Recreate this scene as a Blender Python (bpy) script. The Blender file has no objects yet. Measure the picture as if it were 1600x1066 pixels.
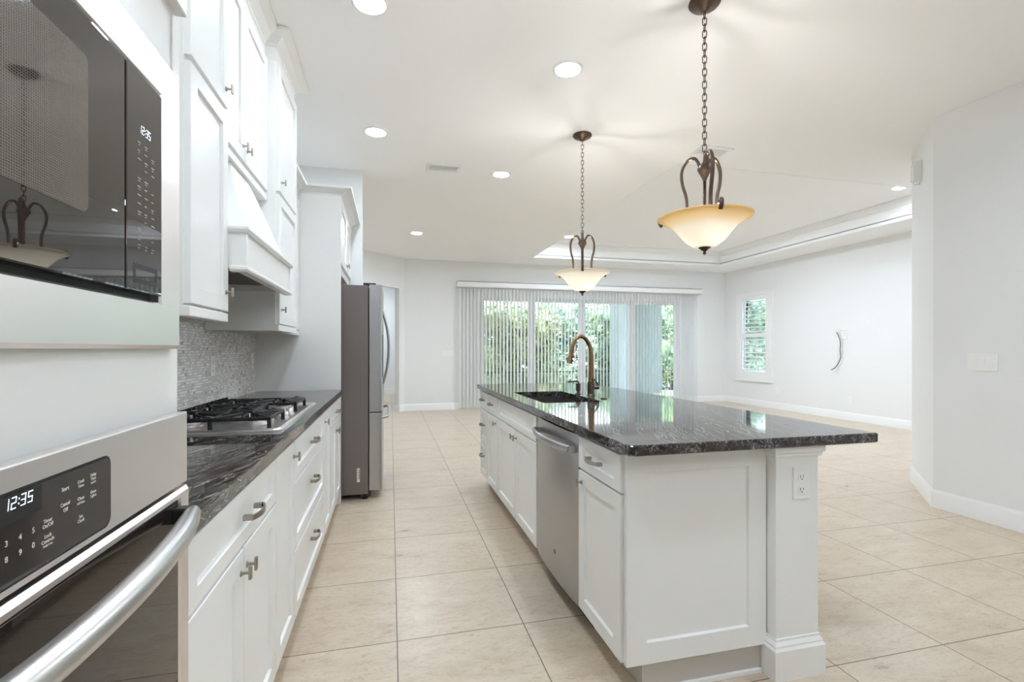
import bpy, bmesh, math, random
from mathutils import Vector, Matrix
random.seed(7)
S = bpy.context.scene
C = S.collection
PI = math.pi

# ------------------------------------------------------------------ camera, sky, exposure
TH = math.atan(189.7 / 760.0)
cd = bpy.data.cameras.new('camera'); cam = bpy.data.objects.new('camera', cd); C.objects.link(cam)
cam.location = (0, 0, 1.24)
cam.rotation_euler = (PI / 2, 0, -TH)
cd.sensor_width = 36.0; cd.lens = 36.0 * 760 / 1600
cd.shift_y = 12.5 / 1600
cd.clip_start = 0.02
S.camera = cam
S.view_settings.view_transform = 'Standard'; S.view_settings.look = 'None'
S.view_settings.gamma = 1.0; S.view_settings.use_curve_mapping = False
S.view_settings.exposure = 0.28
CAN_L = 190.0      # recessed light strength
SKY_L = 6.3
w = bpy.data.worlds.new('world'); S.world = w; w.use_nodes = True
wn = w.node_tree; wn.nodes.clear()
wo = wn.nodes.new('ShaderNodeOutputWorld'); wb = wn.nodes.new('ShaderNodeBackground')
tc = wn.nodes.new('ShaderNodeTexCoord'); sx = wn.nodes.new('ShaderNodeSeparateXYZ')
rp = wn.nodes.new('ShaderNodeValToRGB')
rp.color_ramp.elements[0].position = 0.0; rp.color_ramp.elements[0].color = (0.86, 0.93, 1.0, 1)
rp.color_ramp.elements[1].position = 0.6; rp.color_ramp.elements[1].color = (0.62, 0.78, 1.0, 1)
wn.links.new(tc.outputs['Generated'], sx.inputs[0]); wn.links.new(sx.outputs[2], rp.inputs[0])
wn.links.new(rp.outputs[0], wb.inputs[0]); wb.inputs[1].default_value = SKY_L
wn.links.new(wb.outputs[0], wo.inputs[0])
S.cycles.max_bounces = 12; S.cycles.diffuse_bounces = 8; S.cycles.glossy_bounces = 4
S.cycles.transmission_bounces = 6; S.cycles.transparent_max_bounces = 12
S.cycles.sample_clamp_indirect = 6.0; S.cycles.caustics_reflective = False; S.cycles.caustics_refractive = False
S.cycles.use_denoising = True

sl = bpy.data.lights.new('sun', 'SUN'); sl.energy = 7.5; sl.angle = math.radians(1.5); sl.color = (1, .96, .9)
so_ = bpy.data.objects.new('sun', sl); C.objects.link(so_)
so_.rotation_euler = Vector((.25, .42, -.95)).to_track_quat('-Z', 'Y').to_euler(); so_.location = (-6, -8, 12)

# ------------------------------------------------------------------ materials
def srgb(r, g, b):
    f = lambda v: (v / 255 / 12.92) if v / 255 <= 0.04045 else ((v / 255 + 0.055) / 1.055) ** 2.4
    return (f(r), f(g), f(b), 1)
def mat(name, col, rough=0.5, metal=0.0, spec=0.5, emit=None, es=0.0, coat=0.0):
    m = bpy.data.materials.new(name); m.use_nodes = True
    b = m.node_tree.nodes['Principled BSDF']
    b.inputs['Base Color'].default_value = col; b.inputs['Roughness'].default_value = rough
    b.inputs['Metallic'].default_value = metal; b.inputs['Specular IOR Level'].default_value = spec
    b.inputs['Coat Weight'].default_value = coat
    if emit: b.inputs['Emission Color'].default_value = emit; b.inputs['Emission Strength'].default_value = es
    return m
def nd(m, t, **kw):
    n = m.node_tree.nodes.new(t)
    for k, v in kw.items(): setattr(n, k, v)
    return n
def bs(m): return m.node_tree.nodes['Principled BSDF']
def lk(m, a, b): m.node_tree.links.new(a, b)
def coords(m, scale=(1, 1, 1), rot=(0, 0, 0), loc=(0, 0, 0)):
    g = nd(m, 'ShaderNodeNewGeometry'); mp = nd(m, 'ShaderNodeMapping')
    mp.inputs['Scale'].default_value = scale; mp.inputs['Rotation'].default_value = rot; mp.inputs['Location'].default_value = loc
    lk(m, g.outputs['Position'], mp.inputs[0]); return mp.outputs[0]
def ramp(m, fac, stops):
    r = nd(m, 'ShaderNodeValToRGB'); el = r.color_ramp.elements
    while len(el) < len(stops): el.new(0.5)
    for e, (p, c) in zip(el, stops): e.position = p; e.color = c
    lk(m, fac, r.inputs[0]); return r.outputs[0]
def bump(m, h, strength, dist=0.01):
    b = nd(m, 'ShaderNodeBump'); b.inputs['Strength'].default_value = strength; b.inputs['Distance'].default_value = dist
    lk(m, h, b.inputs['Height']); lk(m, b.outputs[0], bs(m).inputs['Normal'])

CAB = mat('white_cabinet_paint', srgb(240, 240, 238), 0.28, spec=0.45)
def wallmat(name, col, sc=90, st=0.06):
    m = mat(name, col, 0.75, spec=0.25)
    n = nd(m, 'ShaderNodeTexNoise'); n.inputs['Scale'].default_value = sc; n.inputs['Detail'].default_value = 3
    lk(m, coords(m), n.inputs[0]); bump(m, n.outputs[0], st, 0.004); return m
WALL = wallmat('light_grey_wall_paint', srgb(234, 235, 235))
CEIL = wallmat('white_ceiling_paint', srgb(246, 246, 246), 120, 0.1)
TRIM = mat('white_trim_paint', srgb(240, 241, 241), 0.35, spec=0.4)
PLAST = mat('white_plastic', srgb(240, 240, 238), 0.3)
SLOT = mat('dark_slot', srgb(50, 46, 44), 0.6)
def steel(name, col, rough, axis):
    m = mat(name, col, rough, 1.0)
    n = nd(m, 'ShaderNodeTexNoise'); n.inputs['Scale'].default_value = 1.0; n.inputs['Detail'].default_value = 4
    sc = {'y': (300, 2.5, 300), 'z': (300, 300, 2.5)}[axis]
    lk(m, coords(m, sc), n.inputs[0])
    r = nd(m, 'ShaderNodeMapRange'); r.inputs[3].default_value = rough - 0.03; r.inputs[4].default_value = rough + 0.06
    lk(m, n.outputs[0], r.inputs[0]); lk(m, r.outputs[0], bs(m).inputs['Roughness'])
    return m
STEEL = steel('brushed_stainless_horizontal', srgb(240, 234, 233), 0.3, 'y')
STEELV = steel('brushed_stainless_vertical', srgb(178, 178, 180), 0.28, 'z')
HANDLE = steel('satin_handle_steel', srgb(204, 203, 201), 0.3, 'y')
FRSIDE = mat('warm_grey_fridge_paint', srgb(112, 102, 98), 0.42)
NICKEL = mat('brushed_nickel', srgb(168, 160, 150), 0.3, 1.0)
BRONZE = mat('oil_rubbed_bronze', srgb(92, 76, 66), 0.38, 0.85)
FAUB = mat('brushed_bronze_faucet', srgb(150, 120, 90), 0.25, 1.0)
FAUG = mat('dark_pewter_metal', srgb(112, 104, 98), 0.28, 1.0)
IRON = mat('black_cast_iron', srgb(28, 27, 27), 0.45)
BGLASS = mat('black_appliance_glass', srgb(40, 36, 34), 0.012, spec=0.75)
BLACK = mat('black_gap', srgb(14, 13, 13), 0.5)
OVGLASS = mat('dark_oven_glass', srgb(44, 38, 35), 0.012, spec=0.8)
PANELB = mat('brown_black_control_glass', srgb(48, 41, 37), 0.08, spec=0.5)
TXT = mat('pale_printed_lettering', srgb(206, 198, 188), 0.5, emit=srgb(206, 198, 188), es=0.12)
TXTD = mat('faint_printed_lettering', srgb(168, 162, 156), 0.5)
DIGIT = mat('lit_clock_digits', (0.8, 0.9, 1, 1), 0.5, emit=(0.72, 0.85, 1, 1), es=2.2)
HOODIN = mat('dark_hood_liner', srgb(66, 60, 57), 0.5)
WOODU = mat('unfinished_wood_underside', srgb(176, 150, 120), 0.6)
SINKM = mat('black_composite_sink', srgb(58, 54, 52), 0.4)
LENS = mat('lit_led_lens', (1, 1, 1, 1), 0.4, emit=(.77, .88, 1.0, 1), es=CAN_L)
LENSB = mat('lit_led_lens_living_room', (1, 1, 1, 1), 0.4, emit=(.77, .88, 1.0, 1), es=CAN_L * 2.1)
CORD = mat('grey_cord', srgb(96, 96, 98), 0.5)
KICK = mat('shade_toned_toe_kick', srgb(188, 182, 174), 0.5)  # white-grey kick; shade under the doors put into its colour

# microwave door: perforated screen behind the glass
MESHG = mat('perforated_microwave_screen', srgb(92, 84, 80), 0.03, spec=0.75)
_w = nd(MESHG, 'ShaderNodeTexWave'); _w.wave_type = 'BANDS'; _w.bands_direction = 'Z'; _w.inputs['Scale'].default_value = 105
_w2 = nd(MESHG, 'ShaderNodeTexWave'); _w2.wave_type = 'BANDS'; _w2.bands_direction = 'Y'; _w2.inputs['Scale'].default_value = 90
_c = coords(MESHG); lk(MESHG, _c, _w.inputs[0]); lk(MESHG, _c, _w2.inputs[0])
_mx = nd(MESHG, 'ShaderNodeMath', operation='MULTIPLY'); lk(MESHG, _w.outputs[1], _mx.inputs[0]); lk(MESHG, _w2.outputs[1], _mx.inputs[1])
lk(MESHG, ramp(MESHG, _mx.outputs[0], [(0.0, srgb(104, 97, 93)), (0.6, srgb(40, 36, 34))]), bs(MESHG).inputs['Base Color'])

# granite
GRAN = mat('black_granite_with_white_veins', (0.02, 0.02, 0.02, 1), 0.05, spec=0.65)
_c1 = coords(GRAN, (1, 1, 1), (0, 0, math.radians(-72)))
_mp = nd(GRAN, 'ShaderNodeMapping'); _mp.inputs['Scale'].default_value = (1.3, 11, 11); lk(GRAN, _c1, _mp.inputs[0]); c0 = _mp.outputs[0]
n1 = nd(GRAN, 'ShaderNodeTexNoise'); n1.inputs['Scale'].default_value = 3.4; n1.inputs['Detail'].default_value = 9; n1.inputs['Roughness'].default_value = 0.62; n1.inputs['Distortion'].default_value = 1.1
lk(GRAN, c0, n1.inputs[0])
v1 = ramp(GRAN, n1.outputs[0], [(0.0, (0, 0, 0, 1)), (0.492, (0, 0, 0, 1)), (0.508, (1, 1, 1, 1)), (0.524, (0, 0, 0, 1))])
n2 = nd(GRAN, 'ShaderNodeTexNoise'); n2.inputs['Scale'].default_value = 1.3; n2.inputs['Detail'].default_value = 6
lk(GRAN, c0, n2.inputs[0])
v2 = ramp(GRAN, n2.outputs[0], [(0.40, (0, 0, 0, 1)), (0.52, (.9, .9, .9, 1))])
mu = nd(GRAN, 'ShaderNodeMath', operation='MULTIPLY'); lk(GRAN, v1, mu.inputs[0]); lk(GRAN, v2, mu.inputs[1])
n3 = nd(GRAN, 'ShaderNodeTexNoise'); n3.inputs['Scale'].default_value = 5; n3.inputs['Detail'].default_value = 8
lk(GRAN, c0, n3.inputs[0])
b3 = ramp(GRAN, n3.outputs[0], [(0.3, srgb(22, 20, 20)), (0.7, srgb(66, 60, 57))])
mixg = nd(GRAN, 'ShaderNodeMix', data_type='RGBA'); lk(GRAN, mu.outputs[0], mixg.inputs[0]); lk(GRAN, b3, mixg.inputs[6]); mixg.inputs[7].default_value = srgb(205, 200, 194)
lk(GRAN, mixg.outputs[2], bs(GRAN).inputs['Base Color'])

# floor tiles
FLOOR = mat('cream_porcelain_floor_tile', srgb(212, 200, 184), 0.3, spec=0.45)
cf = coords(FLOOR, loc=(-0.027 + 0.555 * 20, -1.541 + 0.578 * 20, 0))
bk = nd(FLOOR, 'ShaderNodeTexBrick'); bk.offset = 0.0; bk.squash = 1.0
for k, v in (('Scale', 1.0), ('Mortar Size', 0.0026), ('Mortar Smooth', 0.1), ('Bias', 0.0), ('Brick Width', 0.555), ('Row Height', 0.578)): bk.inputs[k].default_value = v
bk.inputs['Color1'].default_value = (0, 0, 0, 1); bk.inputs['Color2'].default_value = (1, 1, 1, 1)
lk(FLOOR, cf, bk.inputs[0])
cf2 = coords(FLOOR, (1.4, 3.4, 1), (0, 0, 0.7))
off = nd(FLOOR, 'ShaderNodeVectorMath', operation='MULTIPLY_ADD'); lk(FLOOR, bk.outputs[0], off.inputs[0]); off.inputs[1].default_value = (7, 7, 7); lk(FLOOR, cf2, off.inputs[2])
fn = nd(FLOOR, 'ShaderNodeTexNoise'); fn.inputs['Scale'].default_value = 2.4; fn.inputs['Detail'].default_value = 14; fn.inputs['Roughness'].default_value = 0.74; fn.inputs['Distortion'].default_value = 0.35
lk(FLOOR, off.outputs[0], fn.inputs[0])
fc = ramp(FLOOR, fn.outputs[0], [(0.30, srgb(186, 168, 147)), (0.45, srgb(202, 186, 165)), (0.6, srgb(210, 195, 175)), (0.75, srgb(220, 207, 190))])
fs = nd(FLOOR, 'ShaderNodeTexNoise'); fs.inputs['Scale'].default_value = 16; fs.inputs['Detail'].default_value = 8; fs.inputs['Roughness'].default_value = .7; fs.inputs['Distortion'].default_value = 1.2
lk(FLOOR, off.outputs[0], fs.inputs[0]); fsp = ramp(FLOOR, fs.outputs[0], [(0.33, srgb(232, 225, 218)), (0.5, (1, 1, 1, 1)), (0.6, (1, 1, 1, 1)), (0.75, srgb(238, 232, 226))])
fmx = nd(FLOOR, 'ShaderNodeMix', data_type='RGBA', blend_type='MULTIPLY'); fmx.inputs[0].default_value = 1; lk(FLOOR, fc, fmx.inputs[6]); lk(FLOOR, fsp, fmx.inputs[7]); fc = fmx.outputs[2]
mf = nd(FLOOR, 'ShaderNodeMix', data_type='RGBA'); lk(FLOOR, bk.outputs['Fac'], mf.inputs[0]); lk(FLOOR, fc, mf.inputs[6]); mf.inputs[7].default_value = srgb(116, 100, 86)
lk(FLOOR, mf.outputs[2], bs(FLOOR).inputs['Base Color'])
rr = nd(FLOOR, 'ShaderNodeMapRange'); rr.inputs[3].default_value = 0.2; rr.inputs[4].default_value = 0.42
lk(FLOOR, fn.outputs[0], rr.inputs[0]); lk(FLOOR, rr.outputs[0], bs(FLOOR).inputs['Roughness'])
bump(FLOOR, fn.outputs[0], 0.12, 0.004)

# mosaic backsplash (wall plane is y-z)
MOS = mat('grey_white_mosaic_tile', (0.5, 0.5, 0.5, 1), 0.25, spec=0.5)
g = nd(MOS, 'ShaderNodeNewGeometry'); sp = nd(MOS, 'ShaderNodeSeparateXYZ'); cb = nd(MOS, 'ShaderNodeCombineXYZ')
lk(MOS, g.outputs['Position'], sp.inputs[0]); lk(MOS, sp.outputs[1], cb.inputs[0]); lk(MOS, sp.outputs[2], cb.inputs[1])
mb = nd(MOS, 'ShaderNodeTexBrick'); mb.offset = 0.5
for k, v in (('Scale', 1.0), ('Mortar Size', 0.0016), ('Mortar Smooth', 0.2), ('Bias', 0.0), ('Brick Width', 0.031), ('Row Height', 0.0145)): mb.inputs[k].default_value = v
mb.inputs['Color1'].default_value = (0, 0, 0, 1); mb.inputs['Color2'].default_value = (1, 1, 1, 1)
lk(MOS, cb.outputs[0], mb.inputs[0])
mc = ramp(MOS, mb.outputs[0], [(0.0, srgb(168, 162, 156)), (0.06, srgb(214, 210, 205)), (0.5, srgb(228, 225, 221)), (0.75, srgb(248, 247, 244)), (1.0, srgb(252, 252, 250))])
mm = nd(MOS, 'ShaderNodeMix', data_type='RGBA'); lk(MOS, mb.outputs['Fac'], mm.inputs[0]); lk(MOS, mc, mm.inputs[6]); mm.inputs[7].default_value = srgb(200, 196, 191)
lk(MOS, mm.outputs[2], bs(MOS).inputs['Base Color'])

# translucent things
def translucent(name, col, fac, rough=0.5, tcol=None):
    m = bpy.data.materials.new(name); m.use_nodes = True; nt = m.node_tree; nt.nodes.clear()
    o = nt.nodes.new('ShaderNodeOutputMaterial'); a = nt.nodes.new('ShaderNodeBsdfPrincipled'); t = nt.nodes.new('ShaderNodeBsdfTranslucent'); x = nt.nodes.new('ShaderNodeMixShader')
    a.inputs['Base Color'].default_value = col; a.inputs['Roughness'].default_value = rough; t.inputs[0].default_value = tcol or col
    x.inputs[0].default_value = fac; nt.links.new(a.outputs[0], x.inputs[1]); nt.links.new(t.outputs[0], x.inputs[2]); nt.links.new(x.outputs[0], o.inputs[0])
    return m
SLAT = translucent('white_vinyl_slat', srgb(236, 236, 236), 0.35, 0.5)
SHADE = translucent('amber_glass_with_bulb_glow', srgb(246, 232, 204), 0.62, 0.2, srgb(255, 238, 205))
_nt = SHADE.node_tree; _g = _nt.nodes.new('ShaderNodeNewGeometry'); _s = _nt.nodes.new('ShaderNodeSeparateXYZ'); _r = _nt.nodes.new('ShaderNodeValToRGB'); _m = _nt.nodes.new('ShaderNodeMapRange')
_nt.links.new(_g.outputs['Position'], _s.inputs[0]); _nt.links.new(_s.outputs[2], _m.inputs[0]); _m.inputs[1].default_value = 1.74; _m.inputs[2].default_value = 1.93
_nt.links.new(_m.outputs[0], _r.inputs[0]); _r.color_ramp.elements[0].color = srgb(255, 251, 242); _r.color_ramp.elements[0].position = .66; _r.color_ramp.elements[1].color = srgb(244, 216, 158); _r.color_ramp.elements[1].position = 1.0  # bulb glow put into the pale lower bowl; amber rim is the glass's own
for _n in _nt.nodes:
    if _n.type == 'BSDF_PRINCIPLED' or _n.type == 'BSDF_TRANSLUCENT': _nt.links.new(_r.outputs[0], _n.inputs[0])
def glassmat(name, tint=(1, 1, 1, 1), refl=0.06):
    m = bpy.data.materials.new(name); m.use_nodes = True; nt = m.node_tree; nt.nodes.clear()
    o = nt.nodes.new('ShaderNodeOutputMaterial'); a = nt.nodes.new('ShaderNodeBsdfTransparent'); t = nt.nodes.new('ShaderNodeBsdfGlossy'); x = nt.nodes.new('ShaderNodeMixShader')
    a.inputs[0].default_value = tint; t.inputs['Roughness'].default_value = 0.01; f = nt.nodes.new('ShaderNodeFresnel'); f.inputs[0].default_value = 1.3
    nt.links.new(f.outputs[0], x.inputs[0]); nt.links.new(a.outputs[0], x.inputs[1]); nt.links.new(t.outputs[0], x.inputs[2]); nt.links.new(x.outputs[0], o.inputs[0])
    return m
GLASS = glassmat('clear_door_glass', (0.93, 0.97, 0.96, 1))

# ------------------------------------------------------------------ mesh helpers
def obj(name, bm, m, parent=None, smooth=False, angle=None):
    bmesh.ops.recalc_face_normals(bm, faces=bm.faces)
    me = bpy.data.meshes.new(name); bm.to_mesh(me); bm.free()
    me.materials.append(m)
    if smooth or angle:
        for p in me.polygons: p.use_smooth = True
        if angle: me.set_sharp_from_angle(angle=math.radians(angle))
    o = bpy.data.objects.new(name, me); C.objects.link(o)
    if parent is not None:
        o.parent = parent
        M = Matrix.Identity(4); q = parent
        while q is not None: M = q.matrix_basis.copy() @ M if q.parent is None else q.matrix_parent_inverse @ q.matrix_basis @ M; q = q.parent
        o.matrix_parent_inverse = M.inverted()
    return o
def tag(o, label=None, cat=None, group=None, kind=None):
    if label: o['label'] = label
    if cat: o['category'] = cat
    if group: o['group'] = group
    if kind: o['kind'] = kind
    return o
def empty(name, loc, label=None, cat=None, group=None, kind=None):
    o = bpy.data.objects.new(name, None); C.objects.link(o); o.location = loc; o.empty_display_size = 0.1
    return tag(o, label, cat, group, kind)
def B(): return bmesh.new()
def box(bm, x0, x1, y0, y1, z0, z1, bev=0.0, seg=2):
    x0, x1 = sorted((x0, x1)); y0, y1 = sorted((y0, y1)); z0, z1 = sorted((z0, z1))
    r = bmesh.ops.create_cube(bm, size=1.0)
    for v in r['verts']:
        v.co = Vector(((v.co.x + .5) * (x1 - x0) + x0, (v.co.y + .5) * (y1 - y0) + y0, (v.co.z + .5) * (z1 - z0) + z0))
    if bev > 0:
        es = {e for v in r['verts'] for e in v.link_edges}
        bmesh.ops.bevel(bm, geom=list(es), offset=bev, segments=seg, profile=0.6, affect='EDGES')
    return bm
def bx(*a, **k): return box(B(), *a, **k)
def prism(bm, poly, O, U, V, N, d0, d1):
    """polygon in (u,v) extruded along N from d0 to d1"""
    O, U, V, N = map(Vector, (O, U, V, N))
    a = [bm.verts.new(O + U * p[0] + V * p[1] + N * d0) for p in poly]
    b = [bm.verts.new(O + U * p[0] + V * p[1] + N * d1) for p in poly]
    bm.faces.new(a); bm.faces.new(list(reversed(b)))
    n = len(poly)
    for i in range(n): bm.faces.new((a[i], b[i], b[(i + 1) % n], a[(i + 1) % n]))
    return bm
def tube(bm, pts, rad, seg=10, flat=1.0, flatdir=None, cap=True):
    pts = [Vector(p) for p in pts]; n = len(pts)
    rads = rad if isinstance(rad, (list, tuple)) else [rad] * n
    rings = []; prev = None
    for i, p in enumerate(pts):
        t = (pts[min(i + 1, n - 1)] - pts[max(i - 1, 0)]).normalized()
        if flatdir is not None: a = (Vector(flatdir) - t * t.dot(Vector(flatdir))).normalized()
        elif prev is None:
            a = t.orthogonal().normalized()
        else: a = (prev - t * t.dot(prev)).normalized()
        prev = a; b = t.cross(a)
        rings.append([bm.verts.new(p + a * math.cos(2 * PI * k / seg) * rads[i] * flat + b * math.sin(2 * PI * k / seg) * rads[i]) for k in range(seg)])
    for i in range(n - 1):
        for k in range(seg): bm.faces.new((rings[i][k], rings[i][(k + 1) % seg], rings[i + 1][(k + 1) % seg], rings[i + 1][k]))
    if cap: bm.faces.new(rings[0]); bm.faces.new(list(reversed(rings[-1])))
    return bm
def lathe(bm, prof, cx, cy, seg=32, closed=False):
    rings = []
    for r, z in prof:
        if r < 1e-5: rings.append([bm.verts.new((cx, cy, z))])
        else: rings.append([bm.verts.new((cx + r * math.cos(2 * PI * k / seg), cy + r * math.sin(2 * PI * k / seg), z)) for k in range(seg)])
    pairs = list(zip(rings, rings[1:])) + ([(rings[-1], rings[0])] if closed else [])
    for a, b in pairs:
        for k in range(seg):
            k2 = (k + 1) % seg
            if len(a) == 1 and len(b) == 1: continue
            if len(a) == 1: bm.faces.new((a[0], b[k], b[k2]))
            elif len(b) == 1: bm.faces.new((a[k], a[k2], b[0]))
            else: bm.faces.new((a[k], a[k2], b[k2], b[k]))
    return bm
def catmull(P, n=8):
    P = [Vector(p) for p in P]; out = []
    for i in range(len(P) - 1):
        p0 = P[max(i - 1, 0)]; p1 = P[i]; p2 = P[i + 1]; p3 = P[min(i + 2, len(P) - 1)]
        for k in range(n):
            t = k / n
            out.append(0.5 * ((2 * p1) + (p2 - p0) * t + (2 * p0 - 5 * p1 + 4 * p2 - p3) * t * t + (3 * p1 - p0 - 3 * p2 + p3) * t ** 3))
    out.append(P[-1]); return out
def torus_link(bm, c, L, W, r, ang):
    pts = []
    for k in range(16):
        a = 2 * PI * k / 16
        u = math.cos(a) * W / 2; v = math.sin(a) * W / 2 + (L - W) / 2 * (1 if math.sin(a) >= 0 else -1)
        pts.append(Vector((c[0] + u * math.cos(ang), c[1] + u * math.sin(ang), c[2] + v)))
    n = len(pts); rings = []; side = Vector((-math.sin(ang), math.cos(ang), 0))
    for i, p in enumerate(pts):
        t = (pts[(i + 1) % n] - pts[i - 1]).normalized(); b = t.cross(side)
        rings.append([bm.verts.new(p + side * math.cos(2 * PI * k / 6) * r + b * math.sin(2 * PI * k / 6) * r) for k in range(6)])
    for i in range(n):
        for k in range(6): bm.faces.new((rings[i][k], rings[i][(k + 1) % 6], rings[(i + 1) % n][(k + 1) % 6], rings[(i + 1) % n][k]))

def ring(bm, a0, a1, b0, b1, wa0, wa1, wb0, wb1, f):
    """four non-overlapping bars of a rectangular frame; f(a0, a1, b0, b1) adds one bar"""
    f(a0, a0 + wa0, b0, b1); f(a1 - wa1, a1, b0, b1)
    if wb0: f(a0 + wa0, a1 - wa1, b0, b0 + wb0)
    if wb1: f(a0 + wa0, a1 - wa1, b1 - wb1, b1)
class Plane:
    """local frame on a vertical face: u along the face, v up, n out of it"""
    def __init__(s, O, U, N): s.O, s.U, s.V, s.N = Vector(O), Vector(U), Vector((0, 0, 1)), Vector(N)
    def p(s, u, v, n=0): return s.O + s.U * u + s.V * v + s.N * n
def pbox(bm, P, u0, u1, v0, v1, n0, n1, bev=0.0):
    k = len(bm.verts); bm.verts.ensure_lookup_table()
    r = bmesh.ops.create_cube(bm, size=1.0)
    for v in r['verts']:
        v.co = P.p(u0 + (v.co.x + .5) * (u1 - u0), v0 + (v.co.y + .5) * (v1 - v0), n0 + (v.co.z + .5) * (n1 - n0))
    if bev > 0: bmesh.ops.bevel(bm, geom=list({e for v in r['verts'] for e in v.link_edges}), offset=bev, segments=2, profile=0.6, affect='EDGES')
    return bm
def shaker(bm, P, u0, u1, v0, v1, t=0.02, st=0.057, rec=0.011, n0=0.0, flat=False, ch=0.002):
    """five-piece door: frame and recessed panel as one clean mesh"""
    su = min(st, (u1 - u0) * 0.3); sv = min(st, (v1 - v0) * 0.27)
    rings = [((u0, u1, v0, v1), 0), ((u0, u1, v0, v1), t - ch), ((u0 + ch, u1 - ch, v0 + ch, v1 - ch), t)]
    if not flat:
        rings += [((u0 + su, u1 - su, v0 + sv, v1 - sv), t), ((u0 + su + .0015, u1 - su - .0015, v0 + sv + .0015, v1 - sv - .0015), t - .003),
                  ((u0 + su + .004, u1 - su - .004, v0 + sv + .004, v1 - sv - .004), t - rec)]
    vs = []
    for (a, b, c, d), n in rings: vs.append([bm.verts.new(P.p(x, y, n0 + n)) for x, y in ((a, c), (b, c), (b, d), (a, d))])
    bm.faces.new(vs[0]); bm.faces.new(vs[-1])
    for i in range(len(vs) - 1):
        for k in range(4): bm.faces.new((vs[i][k], vs[i][(k + 1) % 4], vs[i + 1][(k + 1) % 4], vs[i + 1][k]))
    return bm
def knob_mesh(P, u, v, n):
    bm = B()
    c = P.p(u, v, n)
    ring = lambda r, d: (r, d)
    prof = [(0.009, 0), (0.009, .002), (0.0045, .006), (0.004, .016), (0.006, .02)]
    T = P.N; a = P.U; b = P.V; rings = []
    for r, d in prof: rings.append([bm.verts.new(c + T * d + a * r * math.cos(2 * PI * k / 12) + b * r * math.sin(2 * PI * k / 12)) for k in range(12)])
    for i in range(len(rings) - 1):
        for k in range(12): bm.faces.new((rings[i][k], rings[i][(k + 1) % 12], rings[i + 1][(k + 1) % 12], rings[i + 1][k]))
    bm.faces.new(rings[0]); bm.faces.new(rings[-1])
    pbox(bm, P, u - .0075, u + .0075, v - .018, v + .018, n + .019, n + .027, 0.003)
    return bm
def pull_mesh(P, u, v, n, L=0.105):
    bm = B(); h = L / 2
    for s in (-1, 1): pbox(bm, P, u + s * h - .008, u + s * h + .008, v - .007, v + .007, n, n + .022, 0.0015)
    prev = None; N = 12; rings = []
    for i in range(N + 1):
        t = -1 + 2 * i / N; d = 0.02 + 0.014 * (1 - t * t)
        q = P.p(u + t * (h + .008), v, n + d)
        rings.append([bm.verts.new(q + P.V * y + P.N * x) for x, y in ((0, -.007), (.006, -.007), (.006, .007), (0, .007))])
    for i in range(N):
        for k in range(4): bm.faces.new((rings[i][k], rings[i][(k + 1) % 4], rings[i + 1][(k + 1) % 4], rings[i + 1][k]))
    bm.faces.new(rings[0]); bm.faces.new(rings[-1])
    return bm
def text_bm(bm, P, items, n):
    """items: (string, u, v, size) centred lettering lying on the plane"""
    for s, u, v, size in items:
        cu = bpy.data.curves.new('t', 'FONT'); cu.body = s; cu.size = size; cu.align_x = 'CENTER'; cu.align_y = 'CENTER'; cu.extrude = 0.0002
        to = bpy.data.objects.new('t', cu); C.objects.link(to)
        me = bpy.data.meshes.new_from_object(to.evaluated_get(bpy.context.evaluated_depsgraph_get()))
        M = Matrix.Identity(4)
        for i, ax in enumerate((P.U, P.V, P.N)):
            for j in range(3): M[j][i] = ax[j]
        q = P.p(u, v, n)
        for j in range(3): M[j][3] = q[j]
        me.transform(M); bm.from_mesh(me)
        bpy.data.objects.remove(to); bpy.data.curves.remove(cu); bpy.data.meshes.remove(me)
    return bm
SEG = {'0': 'abcdef', '1': 'bc', '2': 'abged', '3': 'abgcd', '4': 'fgbc', '5': 'afgcd', '6': 'afgedc', '7': 'abc', '8': 'abcdefg', '9': 'abcdfg'}
def seven(bm, P, s, u, v, w, h, n, t=0.18, slant=0.12):
    x = u
    for ch in s:
        if ch == ':':
            for yy in (.3, .7): quad(bm, P, x + slant * h * yy, x + slant * h * yy + w * t, v + h * yy - w * t / 2, v + h * yy + w * t / 2, n)
            x += w * 0.45; continue
        tt = w * t
        R = {'a': (0, w, h - tt, h), 'd': (0, w, 0, tt), 'g': (0, w, h / 2 - tt / 2, h / 2 + tt / 2), 'f': (0, tt, h / 2, h), 'b': (w - tt, w, h / 2, h), 'e': (0, tt, 0, h / 2), 'c': (w - tt, w, 0, h / 2)}
        for k in SEG[ch]:
            a, b, c, d = R[k]; g_ = 0.0003
            vs = [bm.verts.new(P.p(x + uu + slant * vv, v + vv, n)) for uu, vv in ((a + g_, c + g_), (b - g_, c + g_), (b - g_, d - g_), (a + g_, d - g_))]
            bm.faces.new(vs)
        x += w * 1.35
    return bm
def quad(bm, P, u0, u1, v0, v1, n):
    bm.faces.new([bm.verts.new(P.p(a, b, n)) for a, b in ((u0, v0), (u1, v0), (u1, v1), (u0, v1))])
def rrect(u0, u1, v0, v1, r, seg=5):
    out = []
    for cx_, cy_, a0 in ((u1 - r, v0 + r, -90), (u1 - r, v1 - r, 0), (u0 + r, v1 - r, 90), (u0 + r, v0 + r, 180)):
        for k in range(seg + 1):
            a = math.radians(a0 + 90 * k / seg); out.append((cx_ + r * math.cos(a), cy_ + r * math.sin(a)))
    return out
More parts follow.
